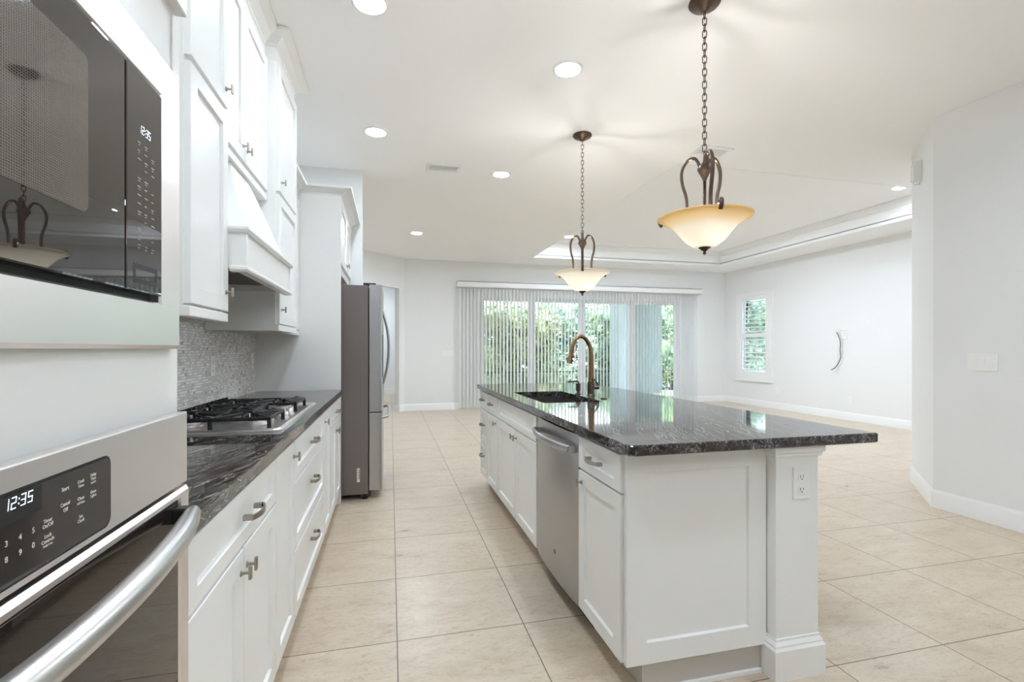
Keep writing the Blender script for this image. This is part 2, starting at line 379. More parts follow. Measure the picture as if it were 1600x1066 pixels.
def sweep_profile(bm, prof, path, closed=False):
    """prof: (d, z) points, d measured to the left of travel; path: (x, y) corner list, mitred"""
    n = len(path); rings = []
    for i in range(n):
        p = Vector(path[i])
        def dirn(a, b): return (Vector(path[b]) - Vector(path[a])).normalized()
        if closed: d0, d1 = dirn(i - 1, i), dirn(i, (i + 1) % n)
        else:
            d0 = dirn(i - 1, i) if i > 0 else dirn(i, i + 1); d1 = dirn(i, i + 1) if i < n - 1 else dirn(i - 1, i)
        n0 = Vector((-d0.y, d0.x)); n1 = Vector((-d1.y, d1.x)); m = (n0 + n1); m = m / max(m.dot(n0), 1e-4)
        rings.append([bm.verts.new((p.x + m.x * d, p.y + m.y * d, z)) for d, z in prof])
    k = len(prof)
    for i in range(n if closed else n - 1):
        a, b = rings[i], rings[(i + 1) % n]
        for j in range(k): bm.faces.new((a[j], a[(j + 1) % k], b[(j + 1) % k], b[j]))
    if not closed: bm.faces.new(rings[0]); bm.faces.new(list(reversed(rings[-1])))
    return bm
def struct(name, bm, m, parent=None, **k):
    o = obj(name, bm, m, parent, **k)
    if parent is None: o['kind'] = 'structure'
    return o

# ------------------------------------------------------------------ the room
H = 3.05
XL = -1.015          # kitchen left wall
YB = 10.0            # far wall
XT = 7.73            # living room right wall
XR = 4.14            # near right wall
YR = -3.6            # rear of the kitchen, behind the camera
struct('floor', bx(-4.2, 8.0, YR - .1, 14.0, -0.05, 0.0), FLOOR)
bm = B(); X0, X1, Y0, Y1 = 2.72, 6.98, 4.22, 9.21
for a in ((-4.2, X0, YR - .1, 14.0), (X1, XT + .12, YR - .1, 14.0), (X0, X1, YR - .1, Y0), (X0, X1, Y1, 14.0)): box(bm, *a, H, H + .06)
box(bm, X0 - .05, X1 + .05, Y0 - .05, Y1 + .05, H + .30, H + .36)
for a in ((X0 - .05, X0, Y0 - .05, Y1 + .05), (X1, X1 + .05, Y0 - .05, Y1 + .05), (X0, X1, Y0 - .05, Y0), (X0, X1, Y1, Y1 + .05)): box(bm, *a, H + .05, H + .31)
struct('ceiling', bm, CEIL)
zc = H + .30
struct('trim_1', sweep_profile(B(), [(0, zc - .095), (.012, zc - .095), (.016, zc - .08), (.045, zc - .045), (.062, zc - .02), (.075, zc - .018), (.075, zc), (0, zc)],
    [(X0, Y0), (X1, Y0), (X1, Y1), (X0, Y1)], closed=True), TRIM, angle=40)
struct('trim_2', sweep_profile(B(), [(-.02, H - .003), (.004, H - .003), (.008, H + .012), (.008, H + .035), (0, H + .035), (0, H), (-.02, H)],
    [(X0, Y0), (X1, Y0), (X1, Y1), (X0, Y1)], closed=True), TRIM, angle=40)

# walls
struct('wall_left', bx(XL - .12, XL, YR - .1, 5.16, 0, H), WALL)
struct('wall_stub', bx(XL - .12, -0.28, 5.16, 5.30, 0, H), WALL)
bm = B()
box(bm, .27, 1.80, YB, YB + .14, 0, H); box(bm, 6.47, XT + .12, YB, YB + .14, 0, H); box(bm, 1.80, 6.47, YB, YB + .14, 2.42, H)
struct('wall_back', bm, WALL)
bm = B(); wy0, wy1, wz0, wz1 = 8.66, 9.46, .66, 2.40
box(bm, XT, XT + .12, 3.4, wy0, 0, H); box(bm, XT, XT + .12, wy1, YB, 0, H); box(bm, XT, XT + .12, wy0, wy1, 0, wz0); box(bm, XT, XT + .12, wy0, wy1, wz1, H)
struct('wall_living', bm, WALL)
struct('wall_right', prism(B(), [(XR, YR), (XR, 2.91), (4.76, 3.53), (XT, 3.53), (XT, 3.40), (4.81, 3.40), (XR + .13, 2.73), (XR + .13, YR)], (0, 0, 0), (1, 0, 0), (0, 1, 0), (0, 0, 1), 0, H), WALL)
# diagonal wall with cased opening to the hall
s2 = math.sqrt(.5)
def diag(u0, u1, z0, z1, bm, th=.115):
    prism(bm, [(u0, 0), (u1, 0), (u1, th), (u0, th)], (.27, 9.96, 0), (-s2, -s2, 0), (-s2, s2, 0), (0, 0, 1), z0, z1)
bm = B(); diag(0, .15, 0, H, bm); diag(.15, 1.45, 2.44, H, bm); diag(1.45, 2.6, 0, H, bm)
struct('wall_corner', bm, WALL)
bm = B(); box(bm, -1.62, -1.5, 5.30, 8.15, 0, H); box(bm, -1.62, XL, 5.22, 5.34, 0, H)
struct('wall_passage', bm, WALL)
bm = B(); box(bm, -4.2, .45, 13.82, 13.94, 0, H); box(bm, .35, .47, 10.12, 13.82, 0, H); box(bm, -4.2, -1.62, 8.0, 8.12, 0, H)
box(bm, -4.2, -4.08, 8.12, 13.82, 0, H)
struct('wall_hall', bm, WALL)
# rear wall behind the camera
bm = bx(XL - .12, XR + .13, YR - .12, YR, 0, H)
struct('wall_front', bm, WALL)
# baseboards
BP = [(0, 0), (.016, 0), (.016, .10), (.012, .112), (.012, .122), (.006, .132), (.004, .14), (0, .14)]
struct('baseboard_right', sweep_profile(B(), BP, [(XR, YR + .02), (XR, 2.91), (4.76, 3.53), (XT, 3.53)]), TRIM, angle=40)
struct('baseboard_living', sweep_profile(B(), BP, [(XT, 3.53), (XT, YB), (6.50, YB)]), TRIM, angle=40)
struct('baseboard_back', sweep_profile(B(), BP, [(1.77, YB), (.27, YB - .035), (.17, 9.86), (.165 - .08, 9.86 + .08)]), TRIM, angle=40)
struct('baseboard_hall', bx(-4.0, .35, 13.8, 13.82, 0, .14), TRIM)

# sliding glass door in the far wall
d1 = empty('door_1', (4.13, YB, 0), kind='structure')
bm = B(); ring(bm, 1.80, 6.47, 0, 2.42, .02, .02, .05, .10, lambda a, b, c, d: box(bm, a, b, YB - .01, YB + .12, c, d))
obj('door_frame', bm, TRIM, d1)
bm = B(); ring(bm, 1.72, 6.55, 0, 2.5, .08, .08, 0, .08, lambda a, b, c, d: box(bm, a, b, YB - .02, YB, c, d))
obj('door_casing', bm, TRIM, d1)
for a, b, yy in ((1.822, 2.95, .02), (2.945, 4.108, .065), (4.112, 5.30, .065), (5.29, 6.452, .02)):
    bm = B(); gw = .085
    ring(bm, a, b, .05, 2.32, gw, gw, .10, .07, lambda e, f, c, d: box(bm, e, f, YB + yy, YB + yy + .04, c, d))
    sash = obj('door_panel', bm, TRIM, d1)
    obj('glass_pane', bx(a + gw, b - gw, YB + yy + .017, YB + yy + .023, .15, 2.25), GLASS, sash)

# window with plantation shutters in the living room wall
w1 = empty('window_1', (XT, 9.06, .55), kind='structure')
bm = B(); a0, a1, b0, b1 = 8.53, 9.59, .555, 2.48
ring(bm, a0, a1, b0, b1, wy0 - a0, a1 - wy1, wz0 - b0, b1 - wz1, lambda a, b, c, d: box(bm, XT - .03, XT, a, b, c, d))
box(bm, XT - .045, XT, a0 - .02, a1 + .02, b0 - .03, b0 - .0005)
obj('window_casing', bm, TRIM, w1)
bm = B(); ring(bm, wy0, wy1, wz0, wz1, .055, .055, .09, .09, lambda a, b, c, d: box(bm, XT - .015, XT + .015, a, b, c, d))
box(bm, XT - .015, XT + .015, wy0 + .055, wy1 - .055, 1.50, 1.58)
sh = obj('shutter_panel', bm, TRIM, w1)
bm = B()
for z_ in [wz0 + .13 + i * .093 for i in range(8)] + [1.625 + i * .093 for i in range(8)]:
    if z_ > wz1 - .1: continue
    prism(bm, [(-.036, -.004), (.036, -.004), (.036, .004), (-.036, .004)], (XT + .005, wy0 + .056, z_), (math.cos(.35), 0, math.sin(.35)), (-math.sin(.35), 0, math.cos(.35)), (0, 1, 0), 0, wy1 - wy0 - .112)
obj('shutter_louvers', bm, TRIM, sh)
bm = B(); ring(bm, wy0, wy1, wz0, wz1, .05, .05, .05, .05, lambda a, b, c, d: box(bm, XT + .06, XT + .10, a, b, c, d)); box(bm, XT + .06, XT + .10, wy0 + .05, wy1 - .05, 1.5, 1.55)
obj('window_frame', bm, TRIM, w1)
obj('window_glass', bx(XT + .078, XT + .082, wy0 + .05, wy1 - .05, wz0 + .05, wz1 - .05), GLASS, w1)

# vertical blind
vb = empty('vertical_blind', (4.15, 9.88, 2.5), 'long white vertical blind with open slats hanging over the sliding glass door', 'blind')
bm = B(); box(bm, 1.315, 7.0, 9.865, 9.89, 2.515, 2.63, .003); box(bm, 1.315, 7.0, 9.865, 9.99, 2.615, 2.63, .003); box(bm, 1.315, 1.335, 9.87, 9.99, 2.515, 2.62); box(bm, 6.98, 7.0, 9.87, 9.99, 2.515, 2.62)
obj('valance', bm, TRIM, vb)
obj('head_rail', bx(1.345, 6.97, 9.925, 9.955, 2.50, 2.54), PLAST, vb)
bm = B(); x = 1.40; phi = math.radians(40)
while x < 6.95:
    ph = phi + random.uniform(-.05, .05)
    if x < 1.66: ph = phi + .15
    dx, dy = math.sin(ph) * .0445, math.cos(ph) * .0445
    cxs = [(-1, 0), (-.5, .0035), (0, .0045), (.5, .0035), (1, 0)]
    rows = []
    for zz in (.03, 2.49):
        rows.append([bm.verts.new((x + dx * t + dy / .0445 * c_, 9.935 + dy * t - dx / .0445 * c_, zz)) for t, c_ in cxs])
    for i in range(4): bm.faces.new((rows[0][i], rows[0][i + 1], rows[1][i + 1], rows[1][i]))
    x += .0755
o = obj('slats', bm, SLAT, vb, smooth=True)
obj('pull_wand', tube(B(), [(1.37, 9.87, 2.48), (1.37, 9.865, 1.05)], .005, 8), PLAST, vb)

# ------------------------------------------------------------------ outside
DECK = mat('pale_concrete_deck', srgb(196, 192, 186), 0.8)
RAILM = mat('dark_metal_rail', srgb(52, 56, 58), 0.5)
STUC = mat('grey_green_stucco', srgb(134, 142, 140), 0.85)
STUCW = mat('pale_blue_grey_lit_side', srgb(190, 204, 212), 0.6)
LEAFS = []
for nm, c1, c2 in (('bright_olive_leaves', (112, 130, 92), (202, 206, 150)), ('deep_green_leaves', (84, 110, 90), (164, 184, 138)), ('blue_green_leaves', (92, 122, 110), (172, 192, 158))):
    m = mat(nm, srgb(*c1), 0.6)
    n_ = nd(m, 'ShaderNodeTexNoise'); n_.inputs['Scale'].default_value = 3.5; n_.inputs['Detail'].default_value = 6
    lk(m, coords(m), n_.inputs[0]); lk(m, ramp(m, n_.outputs[0], [(0.35, srgb(*c1)), (0.65, srgb(*c2))]), bs(m).inputs['Base Color']); LEAFS.append(m)
TRUNK = mat('brown_bark', srgb(96, 84, 72), 0.9)
LAWN = mat('dry_pale_lawn', srgb(112, 112, 96), 0.9)
struct('ground', bx(-12, 30, 10.15, 40, -.45, -.40), LAWN)
o = obj('patio_deck', bx(.6, 11.0, 10.15, 13.3, -.40, -.02), DECK); o['kind'] = 'structure'
rl = empty('deck_railing', (6, 13.2, 0), 'low dark metal railing with thin balusters along the patio edge', 'railing')
bm = B(); box(bm, .7, 10.9, 13.18, 13.22, .575, .605); box(bm, .7, 10.9, 13.19, 13.21, .04, .06)
obj('rails', bm, RAILM, rl)
bm = B(); x = .75
while x < 10.9: box(bm, x, x + .009, 13.195, 13.205, .06, .575); x += .14
obj('balusters', bm, RAILM, rl)['kind'] = 'stuff'
for x in (.7, 3.6, 6.05, 8.9, 10.86): obj('rail_post', bx(x, x + .045, 13.175, 13.225, -.02, .62), RAILM, rl)
cl = empty('patio_column', (7.0, 12.6, 0), 'wide grey-green stucco column on the patio outside the door', 'column')
obj('column_shaft', bx(6.40, 7.42, 12.3, 12.9, -.02, 3.6), STUC, cl)
obj('column_lit_side', bx(6.14, 6.40, 12.28, 12.9, -.02, 3.6), STUCW, cl)  # paler strip: the column's lit left face put into the colour
def tree(x, y, h, r, mi, label, z0=-.4):
    t = empty('garden_tree', (x, y, z0), label, 'tree', 'trees beyond the patio')
    rnd = random.Random(int(x * 97 + y * 13))
    obj('trunk', tube(B(), [(x, y, z0), (x + .05, y, z0 + h * .5)], [.09, .05], 8), TRUNK, t)
    bm = B(); n = 4200
    blobs = [(x + ((_ % 3) - 1) * .62 * r + rnd.uniform(-.15, .15), y + rnd.uniform(-.3, .3) * r, z0 + h * (.17 + .29 * (_ // 3) + rnd.uniform(-.05, .05)), r * rnd.uniform(.5, .62)) for _ in range(9)]
    for i in range(n):
        b_ = blobs[rnd.randrange(9)]
        while True:
            d = Vector((rnd.gauss(0, 1), rnd.gauss(0, 1), rnd.gauss(0, 1)))
            if d.length > .1: break
        d.normalize(); q = Vector(b_[:3]) + Vector((d.x, d.y, d.z * 1.1)) * b_[3] * rnd.uniform(.7, 1.05)
        if q.z < z0 + .03: continue
        s_ = rnd.uniform(.05, .12); u = Vector((rnd.gauss(0, 1), rnd.gauss(0, 1), rnd.gauss(0, 1))).normalized(); v = u.orthogonal().normalized()
        bm.faces.new([bm.verts.new(q + u * s_), bm.verts.new(q + v * s_ * .55), bm.verts.new(q - u * s_), bm.verts.new(q - v * s_ * .55)])
    for b_ in blobs:
        k0 = len(bm.verts); r_ = bmesh.ops.create_icosphere(bm, subdivisions=2, radius=b_[3] * .78)
        for v in r_['verts']: v.co = Vector(b_[:3]) + v.co * rnd.uniform(.8, 1.1)
    obj('crown', bm, LEAFS[mi], t)
TR = [(2.1, 17.3, 3.3, 'dark green tree at the far left edge of the glass door', 1), (3.9, 14.95, 3.2, 'olive tree seen through the leftmost panel of the glass door', 0),
      (6.5, 17.3, 3.5, 'blue-green tree behind the second panel of the glass door', 2), (7.9, 14.95, 3.5, 'green tree behind the third door panel, just left of the patio column', 1),
      (10.9, 17.3, 4.3, 'bright olive tree seen in the narrow gap right of the patio column', 0), (11.9, 14.95, 3.8, 'blue-green tree seen through the left of the shuttered window', 2),
      (15.2, 17.3, 4.1, 'dark green tree farther off, seen through the right of the shuttered window', 1)]
for x, y, h, lab, mi in TR: tree(x, y, h, 1.25, mi, lab)
struct('yard', bx(7.9, 30, -4, 10.15, -.45, -.40), LAWN)

# ------------------------------------------------------------------ ceiling fixtures
def can(x, y, z, label, r=.075, lens=None):
    t = empty('recessed_light', (x, y, z), label, 'ceiling light', 'recessed ceiling lights')
    obj('trim_ring', lathe(B(), [(r, z - .001), (r + .006, z - .008), (r + .022, z - .004), (r + .024, z), (r, z)], x, y, 32, closed=True), TRIM, t, angle=40)
    obj('lens', lathe(B(), [(0, z - .006), (r, z - .006), (r, z - .001), (0, z - .001)], x, y, 32), LENSB if (r > .1 or (y > 6 and z <= H)) else LENS, t)
for a in ((-.105, 2.644, H, 'round ceiling light cut by the top edge above the left cabinets'), (1.111, 2.963, H, 'large bright ceiling light left of the near pendant chain'),
          (-.121, 4.206, H, 'ceiling light nearest the tall wall cabinets and the vent'), (1.109, 4.907, H, 'ceiling light right of the white ceiling vent'),
          (.394, 7.713, H, 'small far ceiling light above the far left corner'), (3.25, 8.6, H + .30, 'ceiling light in the left far corner of the tray ceiling'),
          (6.45, 4.93, H + .30, 'ceiling light at the right edge of the tray ceiling'),
          (-.1, .9, H, 'unseen ceiling light added above the wall oven, out of the picture'), (1.11, .9, H, 'unseen ceiling light added over the aisle behind the near pendant'),  # lights from here on are unseen, added to brighten the rooms
          (2.9, 1.2, H, 'unseen ceiling light added near the right wall by the switches'), (2.9, -1.6, H, 'unseen ceiling light added in the nook by the right wall'), (.4, -1.6, H, 'unseen ceiling light added in the nook by the left wall'),
          (4.85, 6.9, H + .30, 'large fill light added in the middle of the tray, hidden behind the near amber bowl', .16), (1.6, -.5, H, 'fill light added at the ceiling just behind the camera over the island axis'),
          (6.2, 3.88, H, 'fill light added at the ceiling, hidden behind the near right wall'),
          (-1.6, 11.6, H, 'unseen ceiling light added in the hall beyond the doorway'), (-.5, 12.6, H, 'unseen ceiling light added at the end of the hall beyond the doorway')):
    can(*a)
def vent(x0, x1, y0, y1, label):
    t = empty('ceiling_vent', ((x0 + x1) / 2, (y0 + y1) / 2, H), label, 'vent', 'ceiling vents')
    bm = B(); f = .028
    for q in ((x0, x1, y0, y0 + f), (x0, x1, y1 - f, y1), (x0, x0 + f, y0 + f, y1 - f), (x1 - f, x1, y0 + f, y1 - f)): box(bm, *q, H - .012, H, .003)
    obj('vent_frame', bm, TRIM, t)
    obj('vent_backing', bx(x0 + .01, x1 - .01, y0 + .01, y1 - .01, H - .003, H - .0005), TRIM, t)
    bm = B(); n = 5
    for i in range(n):
        yy = y0 + f + (i + .5) * (y1 - y0 - 2 * f) / n
        prism(bm, [(-.014, -.001), (.014, -.001), (.014, .001), (-.014, .001)], (x0 + f, yy, H - .007), (0, .985, .17), (0, -.17, .985), (1, 0, 0), 0, x1 - x0 - 2 * f)
    obj('vent_louvers', bm, TRIM, t)
vent(.345, .675, 4.77, 4.97, 'small white ceiling vent between two recessed lights left of centre')
vent(2.66, 3.01, 3.77, 3.97, 'white ceiling vent partly behind the near pendant')

# ------------------------------------------------------------------ pendants
def pendant(x, y, zf, rot, label):
    """zf: height of the finial tip"""
    t = empty('bowl_pendant', (x, y, H), label, 'pendant light', 'pendant lights over the island')
    obj('canopy', lathe(B(), [(0, H), (.078, H), (.08, H - .01), (.07, H - .022), (.03, H - .034), (.018, H - .05), (0, H - .052)], x, y, 32), BRONZE, t, angle=50)
    zr = zf + .20            # rim of the bowl
    zh = zr + .30            # top of hub
    bm = B(); z = H - .05; i = 0
    while z > zh + .012:
        torus_link(bm, (x, y, z - .02), .042, .021, .0026, rot + (PI / 2 if i % 2 else 0)); z -= .033; i += 1
    obj('chain', bm, BRONZE, t, smooth=True)
    obj('hub', lathe(B(), [(0, zh + .02), (.006, zh + .018), (.009, zh + .0), (.014, zh - .02), (.034, zh - .045), (.036, zh - .06), (.03, zh - .068), (.014, zh - .10), (.010, zh - .112), (0, zh - .114)], x, y, 24), BRONZE, t, angle=50)
    obj('stem', tube(B(), [(x, y, zh - .10), (x, y, zf + .03)], .0085, 12), BRONZE, t, smooth=True)
    R = .228
    for k in range(3):
        a = rot + k * 2 * PI / 3; ca, sa = math.cos(a), math.sin(a)
        P_ = lambda r, z_: (x + r * ca, y + r * sa, z_)
        pts = catmull([P_(.022, zh - .07), P_(.026, zh - .03), P_(.05, zh + .012), P_(.088, zh + .004), P_(.115, zh - .045), P_(.113, zh - .11), P_(.094, zh - .18), P_(.088, zh - .24), P_(.094, zh - .29),
                       P_(.11, zr - .005), P_(.16, zr + .004), P_(.205, zr + .016), P_(R - .008, zr + .024), P_(R + .007, zr + .018), P_(R + .006, zr - .006), P_(R - .006, zr - .024)], 6)
        obj('arm', tube(B(), pts, .0082, 8, 1.3, (-sa, ca, 0)), BRONZE, t, smooth=True)
    prof = [(.02, zf + .035), (.06, zf + .045), (.10, zf + .075), (.135, zf + .12), (.165, zf + .155), (.20, zf + .178), (.232, zr - .012), (.234, zr - .004), (.228, zr - .004),
            (.197, zf + .184), (.16, zf + .162), (.129, zf + .126), (.095, zf + .082), (.057, zf + .052), (.02, zf + .043)]
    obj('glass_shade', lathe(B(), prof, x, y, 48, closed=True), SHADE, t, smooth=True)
    obj('finial', lathe(B(), [(0, zf), (.007, zf + .003), (.009, zf + .01), (.005, zf + .016), (.012, zf + .022), (.03, zf + .036), (.034, zf + .044), (0, zf + .045)], x, y, 24), BRONZE, t, angle=50)
    for s_ in (-1, 1):
        ld = bpy.data.lights.new('bulb_glow', 'POINT'); ld.energy = 12; ld.color = (1.0, .965, .92); ld.shadow_soft_size = .022
        lo = bpy.data.objects.new('bulb_glow', ld); C.objects.link(lo); lo.location = (s_ * .045 * math.cos(rot + .6), s_ * .045 * math.sin(rot + .6), zf + .108 - H); lo.parent = t
pendant(1.573, 3.846, 1.690, math.radians(-112), 'bronze chain pendant with amber glass bowl hanging farther away over the sink end')
pendant(1.588, 2.217, 1.731, math.radians(-107), 'larger looking bronze chain pendant with amber bowl nearest the camera')

# ------------------------------------------------------------------ left run: tall oven tower
FX = -.395                      # face-frame plane of base and tower
PL = Plane((FX, 0, 0), (0, 1, 0), (1, 0, 0))       # u = y, v = z, n = +x
tw = empty('oven_tower_cabinet', (-.7, .64, 0), 'tall white cabinet tower holding the microwave and wall oven', 'cabinet')
TY0, TY1 = .215, 1.055
bm = B()
box(bm, XL + .004, FX, TY0, TY0 + .02, 0.1, H - .08); box(bm, XL + .004, FX, TY1 - .02, TY1, .1, H - .08)
box(bm, XL + .004, XL + .02, TY0 + .02, TY1 - .02, .1, H - .08)
for z0, z1 in ((.1, .24), (1.1195, 1.245), (1.735, H - .08)): box(bm, XL + .02, FX, TY0 + .02, TY1 - .02, z0, z1)
for z0, z1 in ((.24, 1.1195), (1.245, 1.735)):
    box(bm, XL + .02, FX, TY0 + .02, TY0 + .06, z0, z1); box(bm, XL + .02, FX, TY1 - .045, TY1 - .02, z0, z1)
obj('cabinet_body', bm, CAB, tw)
obj('toe_kick', bx(XL + .004, FX - .06, TY0, TY1, 0, .1), KICK, tw)
for a, b in ((TY0 + .006, .632), (.637, TY1 - .008)): 
    dd = obj('door', shaker(B(), PL, a, b, 1.87, 2.92), CAB, tw)
obj('fluted_filler', bx(FX, FX + .004, TY1 - .03, TY1, 1.75, 1.86, .001), CAB, tw)

# microwave
mw = empty('built_in_microwave', (-.6, .64, 1.24), 'built-in microwave with stainless surround and dark glass at the upper left', 'microwave')
my0, my1, mz0, mz1 = .255, 1.022, 1.2405, 1.742
obj('oven_body', bx(XL + .05, FX + .001, my0 + .03, my1 - .04, mz0 + .008, mz1 - .01), BLACK, mw)
def frame_mesh(P, o_, i_, n0, n1, slope=0.0, rad=.006):
    bm = B(); (a, b, c, d), (e, f, g_, h_) = o_, i_
    R0 = [P.p(*q) for q in ((a, c, n0), (b, c, n0), (b, d, n0), (a, d, n0))]
    k = .006
    R1 = [P.p(*q) for q in ((a, c, n1 - k), (b, c, n1 - k), (b, d, n1 - k), (a, d, n1 - k))]
    R2 = [P.p(*q) for q in ((a + k, c + k, n1), (b - k, c + k, n1), (b - k, d - k, n1), (a + k, d - k, n1))]
    R3 = [P.p(*q) for q in ((e - .003, g_ - .003, n1 + slope), (f + .003, g_ - .003, n1 + slope), (f + .003, h_ + .003, n1 + slope), (e - .003, h_ + .003, n1 + slope))]
    R4 = [P.p(*q) for q in ((e, g_, n1 + slope - .004), (f, g_, n1 + slope - .004), (f, h_, n1 + slope - .004), (e, h_, n1 + slope - .004))]
    R5 = [P.p(*q) for q in ((e, g_, n0), (f, g_, n0), (f, h_, n0), (e, h_, n0))]
    vs = [[bm.verts.new(p) for p in R] for R in (R0, R1, R2, R3, R4, R5)]
    for i in range(6):
        for q in range(4): bm.faces.new((vs[i][q], vs[i][(q + 1) % 4], vs[(i + 1) % 6][(q + 1) % 4], vs[(i + 1) % 6][q]))
    return bm
obj('steel_surround', frame_mesh(PL, (my0, my1, mz0, mz1), (.335, .943, 1.318, 1.669), .0, .018), STEEL, mw)
PG = Plane((FX, 0, 0), (0, 1, 0), (1, 0, 0))
obj('glass_door', pbox(B(), PG, .340, .8225, 1.328, 1.664, .002, .021, .003), BGLASS, mw)
scr = obj('window_screen', prism(B(), rrect(.40, .731, 1.412, 1.612, .012), PG.p(0, 0, 0), PG.U, PG.V, PG.N, .0212, .0216), MESHG, mw)
cp = obj('control_panel', pbox(B(), PG, .8245, .939, 1.328, 1.664, .002, .021, .003), BGLASS, mw)
obj('clock_display', seven(B(), PG, '12:35', .861, 1.573, .0065, .013, .0215, .2), DIGIT, cp)
bm = B(); rnd = random.Random(3)
for r_ in range(13):
    z_ = 1.556 - r_ * .0128 - (0.004 if r_ > 3 else 0)
    for c_ in range(3):
        if rnd.random() < .15: continue
        u_ = .856 + c_ * .022; L_ = rnd.uniform(.006, .012)
        quad(bm, PG, u_, u_ + L_, z_, z_ + .0016, .0214)
        if rnd.random() < .5: quad(bm, PG, u_ + .001, u_ + L_ * .8, z_ - .0038, z_ - .0024, .0214)
for u_ in (.857, .879, .899): quad(bm, PG, u_, u_ + .009, 1.399, 1.4006, .0214); quad(bm, PG, u_, u_ + .007, 1.394, 1.3955, .0214)
obj('key_legends', bm, TXTD, cp)
bm = frame_mesh(PG, (.8455, .920, 1.342, 1.369), (.8475, .918, 1.344, 1.367), .020, .0212)
obj('open_button', bm, BLACK, cp)

# wall oven
ov = empty('built_in_oven', (-.6, .64, .25), 'stainless wall oven with clock panel and curved bar handle below the microwave', 'oven')
oy0, oy1 = .255, 1.047
obj('oven_body', bx(XL + .05, FX + .001, oy0 + .03, TY1 - .05, .26, 1.118), BLACK, ov)
bm = pbox(B(), PG, oy0, oy1, .990, 1.122, 0, .020, .0025)
pan = obj('control_fascia', bm, STEEL, ov)
obj('display_glass', prism(B(), rrect(.30, .782, 1.001, 1.0925, .012), PG.p(0, 0, 0), PG.U, PG.V, PG.N, .0195, .0215), PANELB, pan)
bm = B(); prism(bm, rrect(.297, .785, .998, 1.0955, .014), PG.p(0, 0, 0), PG.U, PG.V, PG.N, .0195, .0206)
obj('display_bezel', bm, BLACK, pan)
obj('clock_digits', seven(B(), PG, '12:35', .590, 1.0765, .0075, .0125, .0220, .2), DIGIT, pan)
obj('clock_window', bx(0, 0, 0, 0, 0, 0) if 0 else prism(B(), [(.45, 1.063), (.646, 1.063), (.646, 1.0905), (.45, 1.0905)], PG.p(0, 0, 0), PG.U, PG.V, PG.N, .0215, .0217), BLACK, pan)
items = [('Start', .686, 1.0745, .0068), ('Cancel', .686, 1.0565, .0062), ('Off', .6865, 1.0495, .0062), ('Cook', .716, 1.0755, .0058), ('Time', .716, 1.0700, .0058),
         ('Delay', .742, 1.0775, .0054), ('Time', .742, 1.0725, .0054), ('Set/Off', .742, 1.0675, .0036), ('Clean', .716, 1.0545, .0058), ('Self Clean', .716, 1.0490, .0038),
         ('Oven', .742, 1.0555, .0056), ('Lights', .742, 1.0505, .0056), ('Set', .716, 1.0320, .0058), ('Clock', .716, 1.0268, .0058),
         ('Timer', .656, 1.0475, .0060), ('On/Off', .656, 1.0420, .0060), ('Lock', .656, 1.0305, .0060), ('Controls', .656, 1.0250, .0058), ('Hold 3 Sec', .656, 1.0200, .0036)]
for d_, u_, v_ in (('1', .556, 1.0445), ('2', .575, 1.0445), ('3', .595, 1.0445), ('4', .614, 1.0445), ('5', .633, 1.0445), ('6', .556, 1.0285), ('7', .575, 1.0285), ('8', .595, 1.0285), ('9', .614, 1.0285), ('0', .633, 1.0285)):
    items.append((d_, u_, v_, .0085))
obj('key_legends', text_bm(B(), PG, items, .0218), TXT, pan)
bm = frame_mesh(PG, (.252, oy1, .25, .983), (.295, 1.005, .34, .967), .0, .024)
dr = obj('oven_door', bm, STEEL, ov)
obj('door_glass', pbox(B(), PG, .297, 1.003, .342, .9665, .004, .0215, .002), OVGLASS, dr)
bm = B(); hz = .942; pts = []
for i in range(25):
    t_ = -1 + 2 * i / 24
    pts.append((FX + .045 + .043 * (1 - t_ * t_), .655 + .345 * t_, hz))
tube(bm, pts, [.013 + .005 * (1 - abs(-1 + 2 * i / 24) ** 6) for i in range(25)], 16, 1.05, (0, 0, 1))
hd = obj('bar_handle', bm, HANDLE, dr, angle=50)
bm = B()
for u_ in (.318, .992): obj('handle_mount', pbox(B(), PG, u_ - .012, u_ + .012, hz - .014, hz + .014, .020, .05, .004), BLACK, hd)

# ------------------------------------------------------------------ left run: base cabinets
BD = -.405                      # carcass face
PB = Plane((BD, 0, 0), (0, 1, 0), (1, 0, 0))
def base_unit(y0, y1, label, doors=(), drawers=(), P=PB, xback=XL + .004, xface=BD, kick=.06, name='base_cabinet', grp='base cabinets along the left wall', sgn=1, open_top=False):
    t = empty(name, ((xback + xface) / 2, (y0 + y1) / 2, 0), label, 'cabinet', grp)
    bm = B()
    if open_top:
        th = .018
        box(bm, xback, xface, y0, y0 + th, .1, .874); box(bm, xback, xface, y1 - th, y1, .1, .874); box(bm, xback, xface, y0 + th, y1 - th, .1, .1 + th)
        box(bm, xback, xback - .018 if sgn < 0 else xback + .018, y0 + th, y1 - th, .12, .874); box(bm, xface, xface + .018 if sgn < 0 else xface - .018, y0 + th, y1 - th, .12, .874)
    else: box(bm, xback, xface, y0, y1, .1, .874)
    obj('cabinet_body', bm, CAB, t)
    obj('toe_kick', bx(xback, xface - kick * sgn, y0, y1, 0, .1), KICK, t)
    g_ = .0025
    for (a, b, c, d, hw, hu, hv) in drawers:
        dd = obj('drawer_front', shaker(B(), P, a + g_, b - g_, c + g_, d - g_, st=.05), CAB, t)
        if hw == 'pull': obj('pull_handle', pull_mesh(P, hu, hv, .02), NICKEL, dd)
    for (a, b, c, d, hu, hv) in doors:
        dd = obj('door', shaker(B(), P, a + g_, b - g_, c + g_, d - g_), CAB, t)
        if hu: obj('knob', knob_mesh(P, hu, hv, .02), NICKEL, dd)
    return t
zt, zs, zb = .862, .705, .108
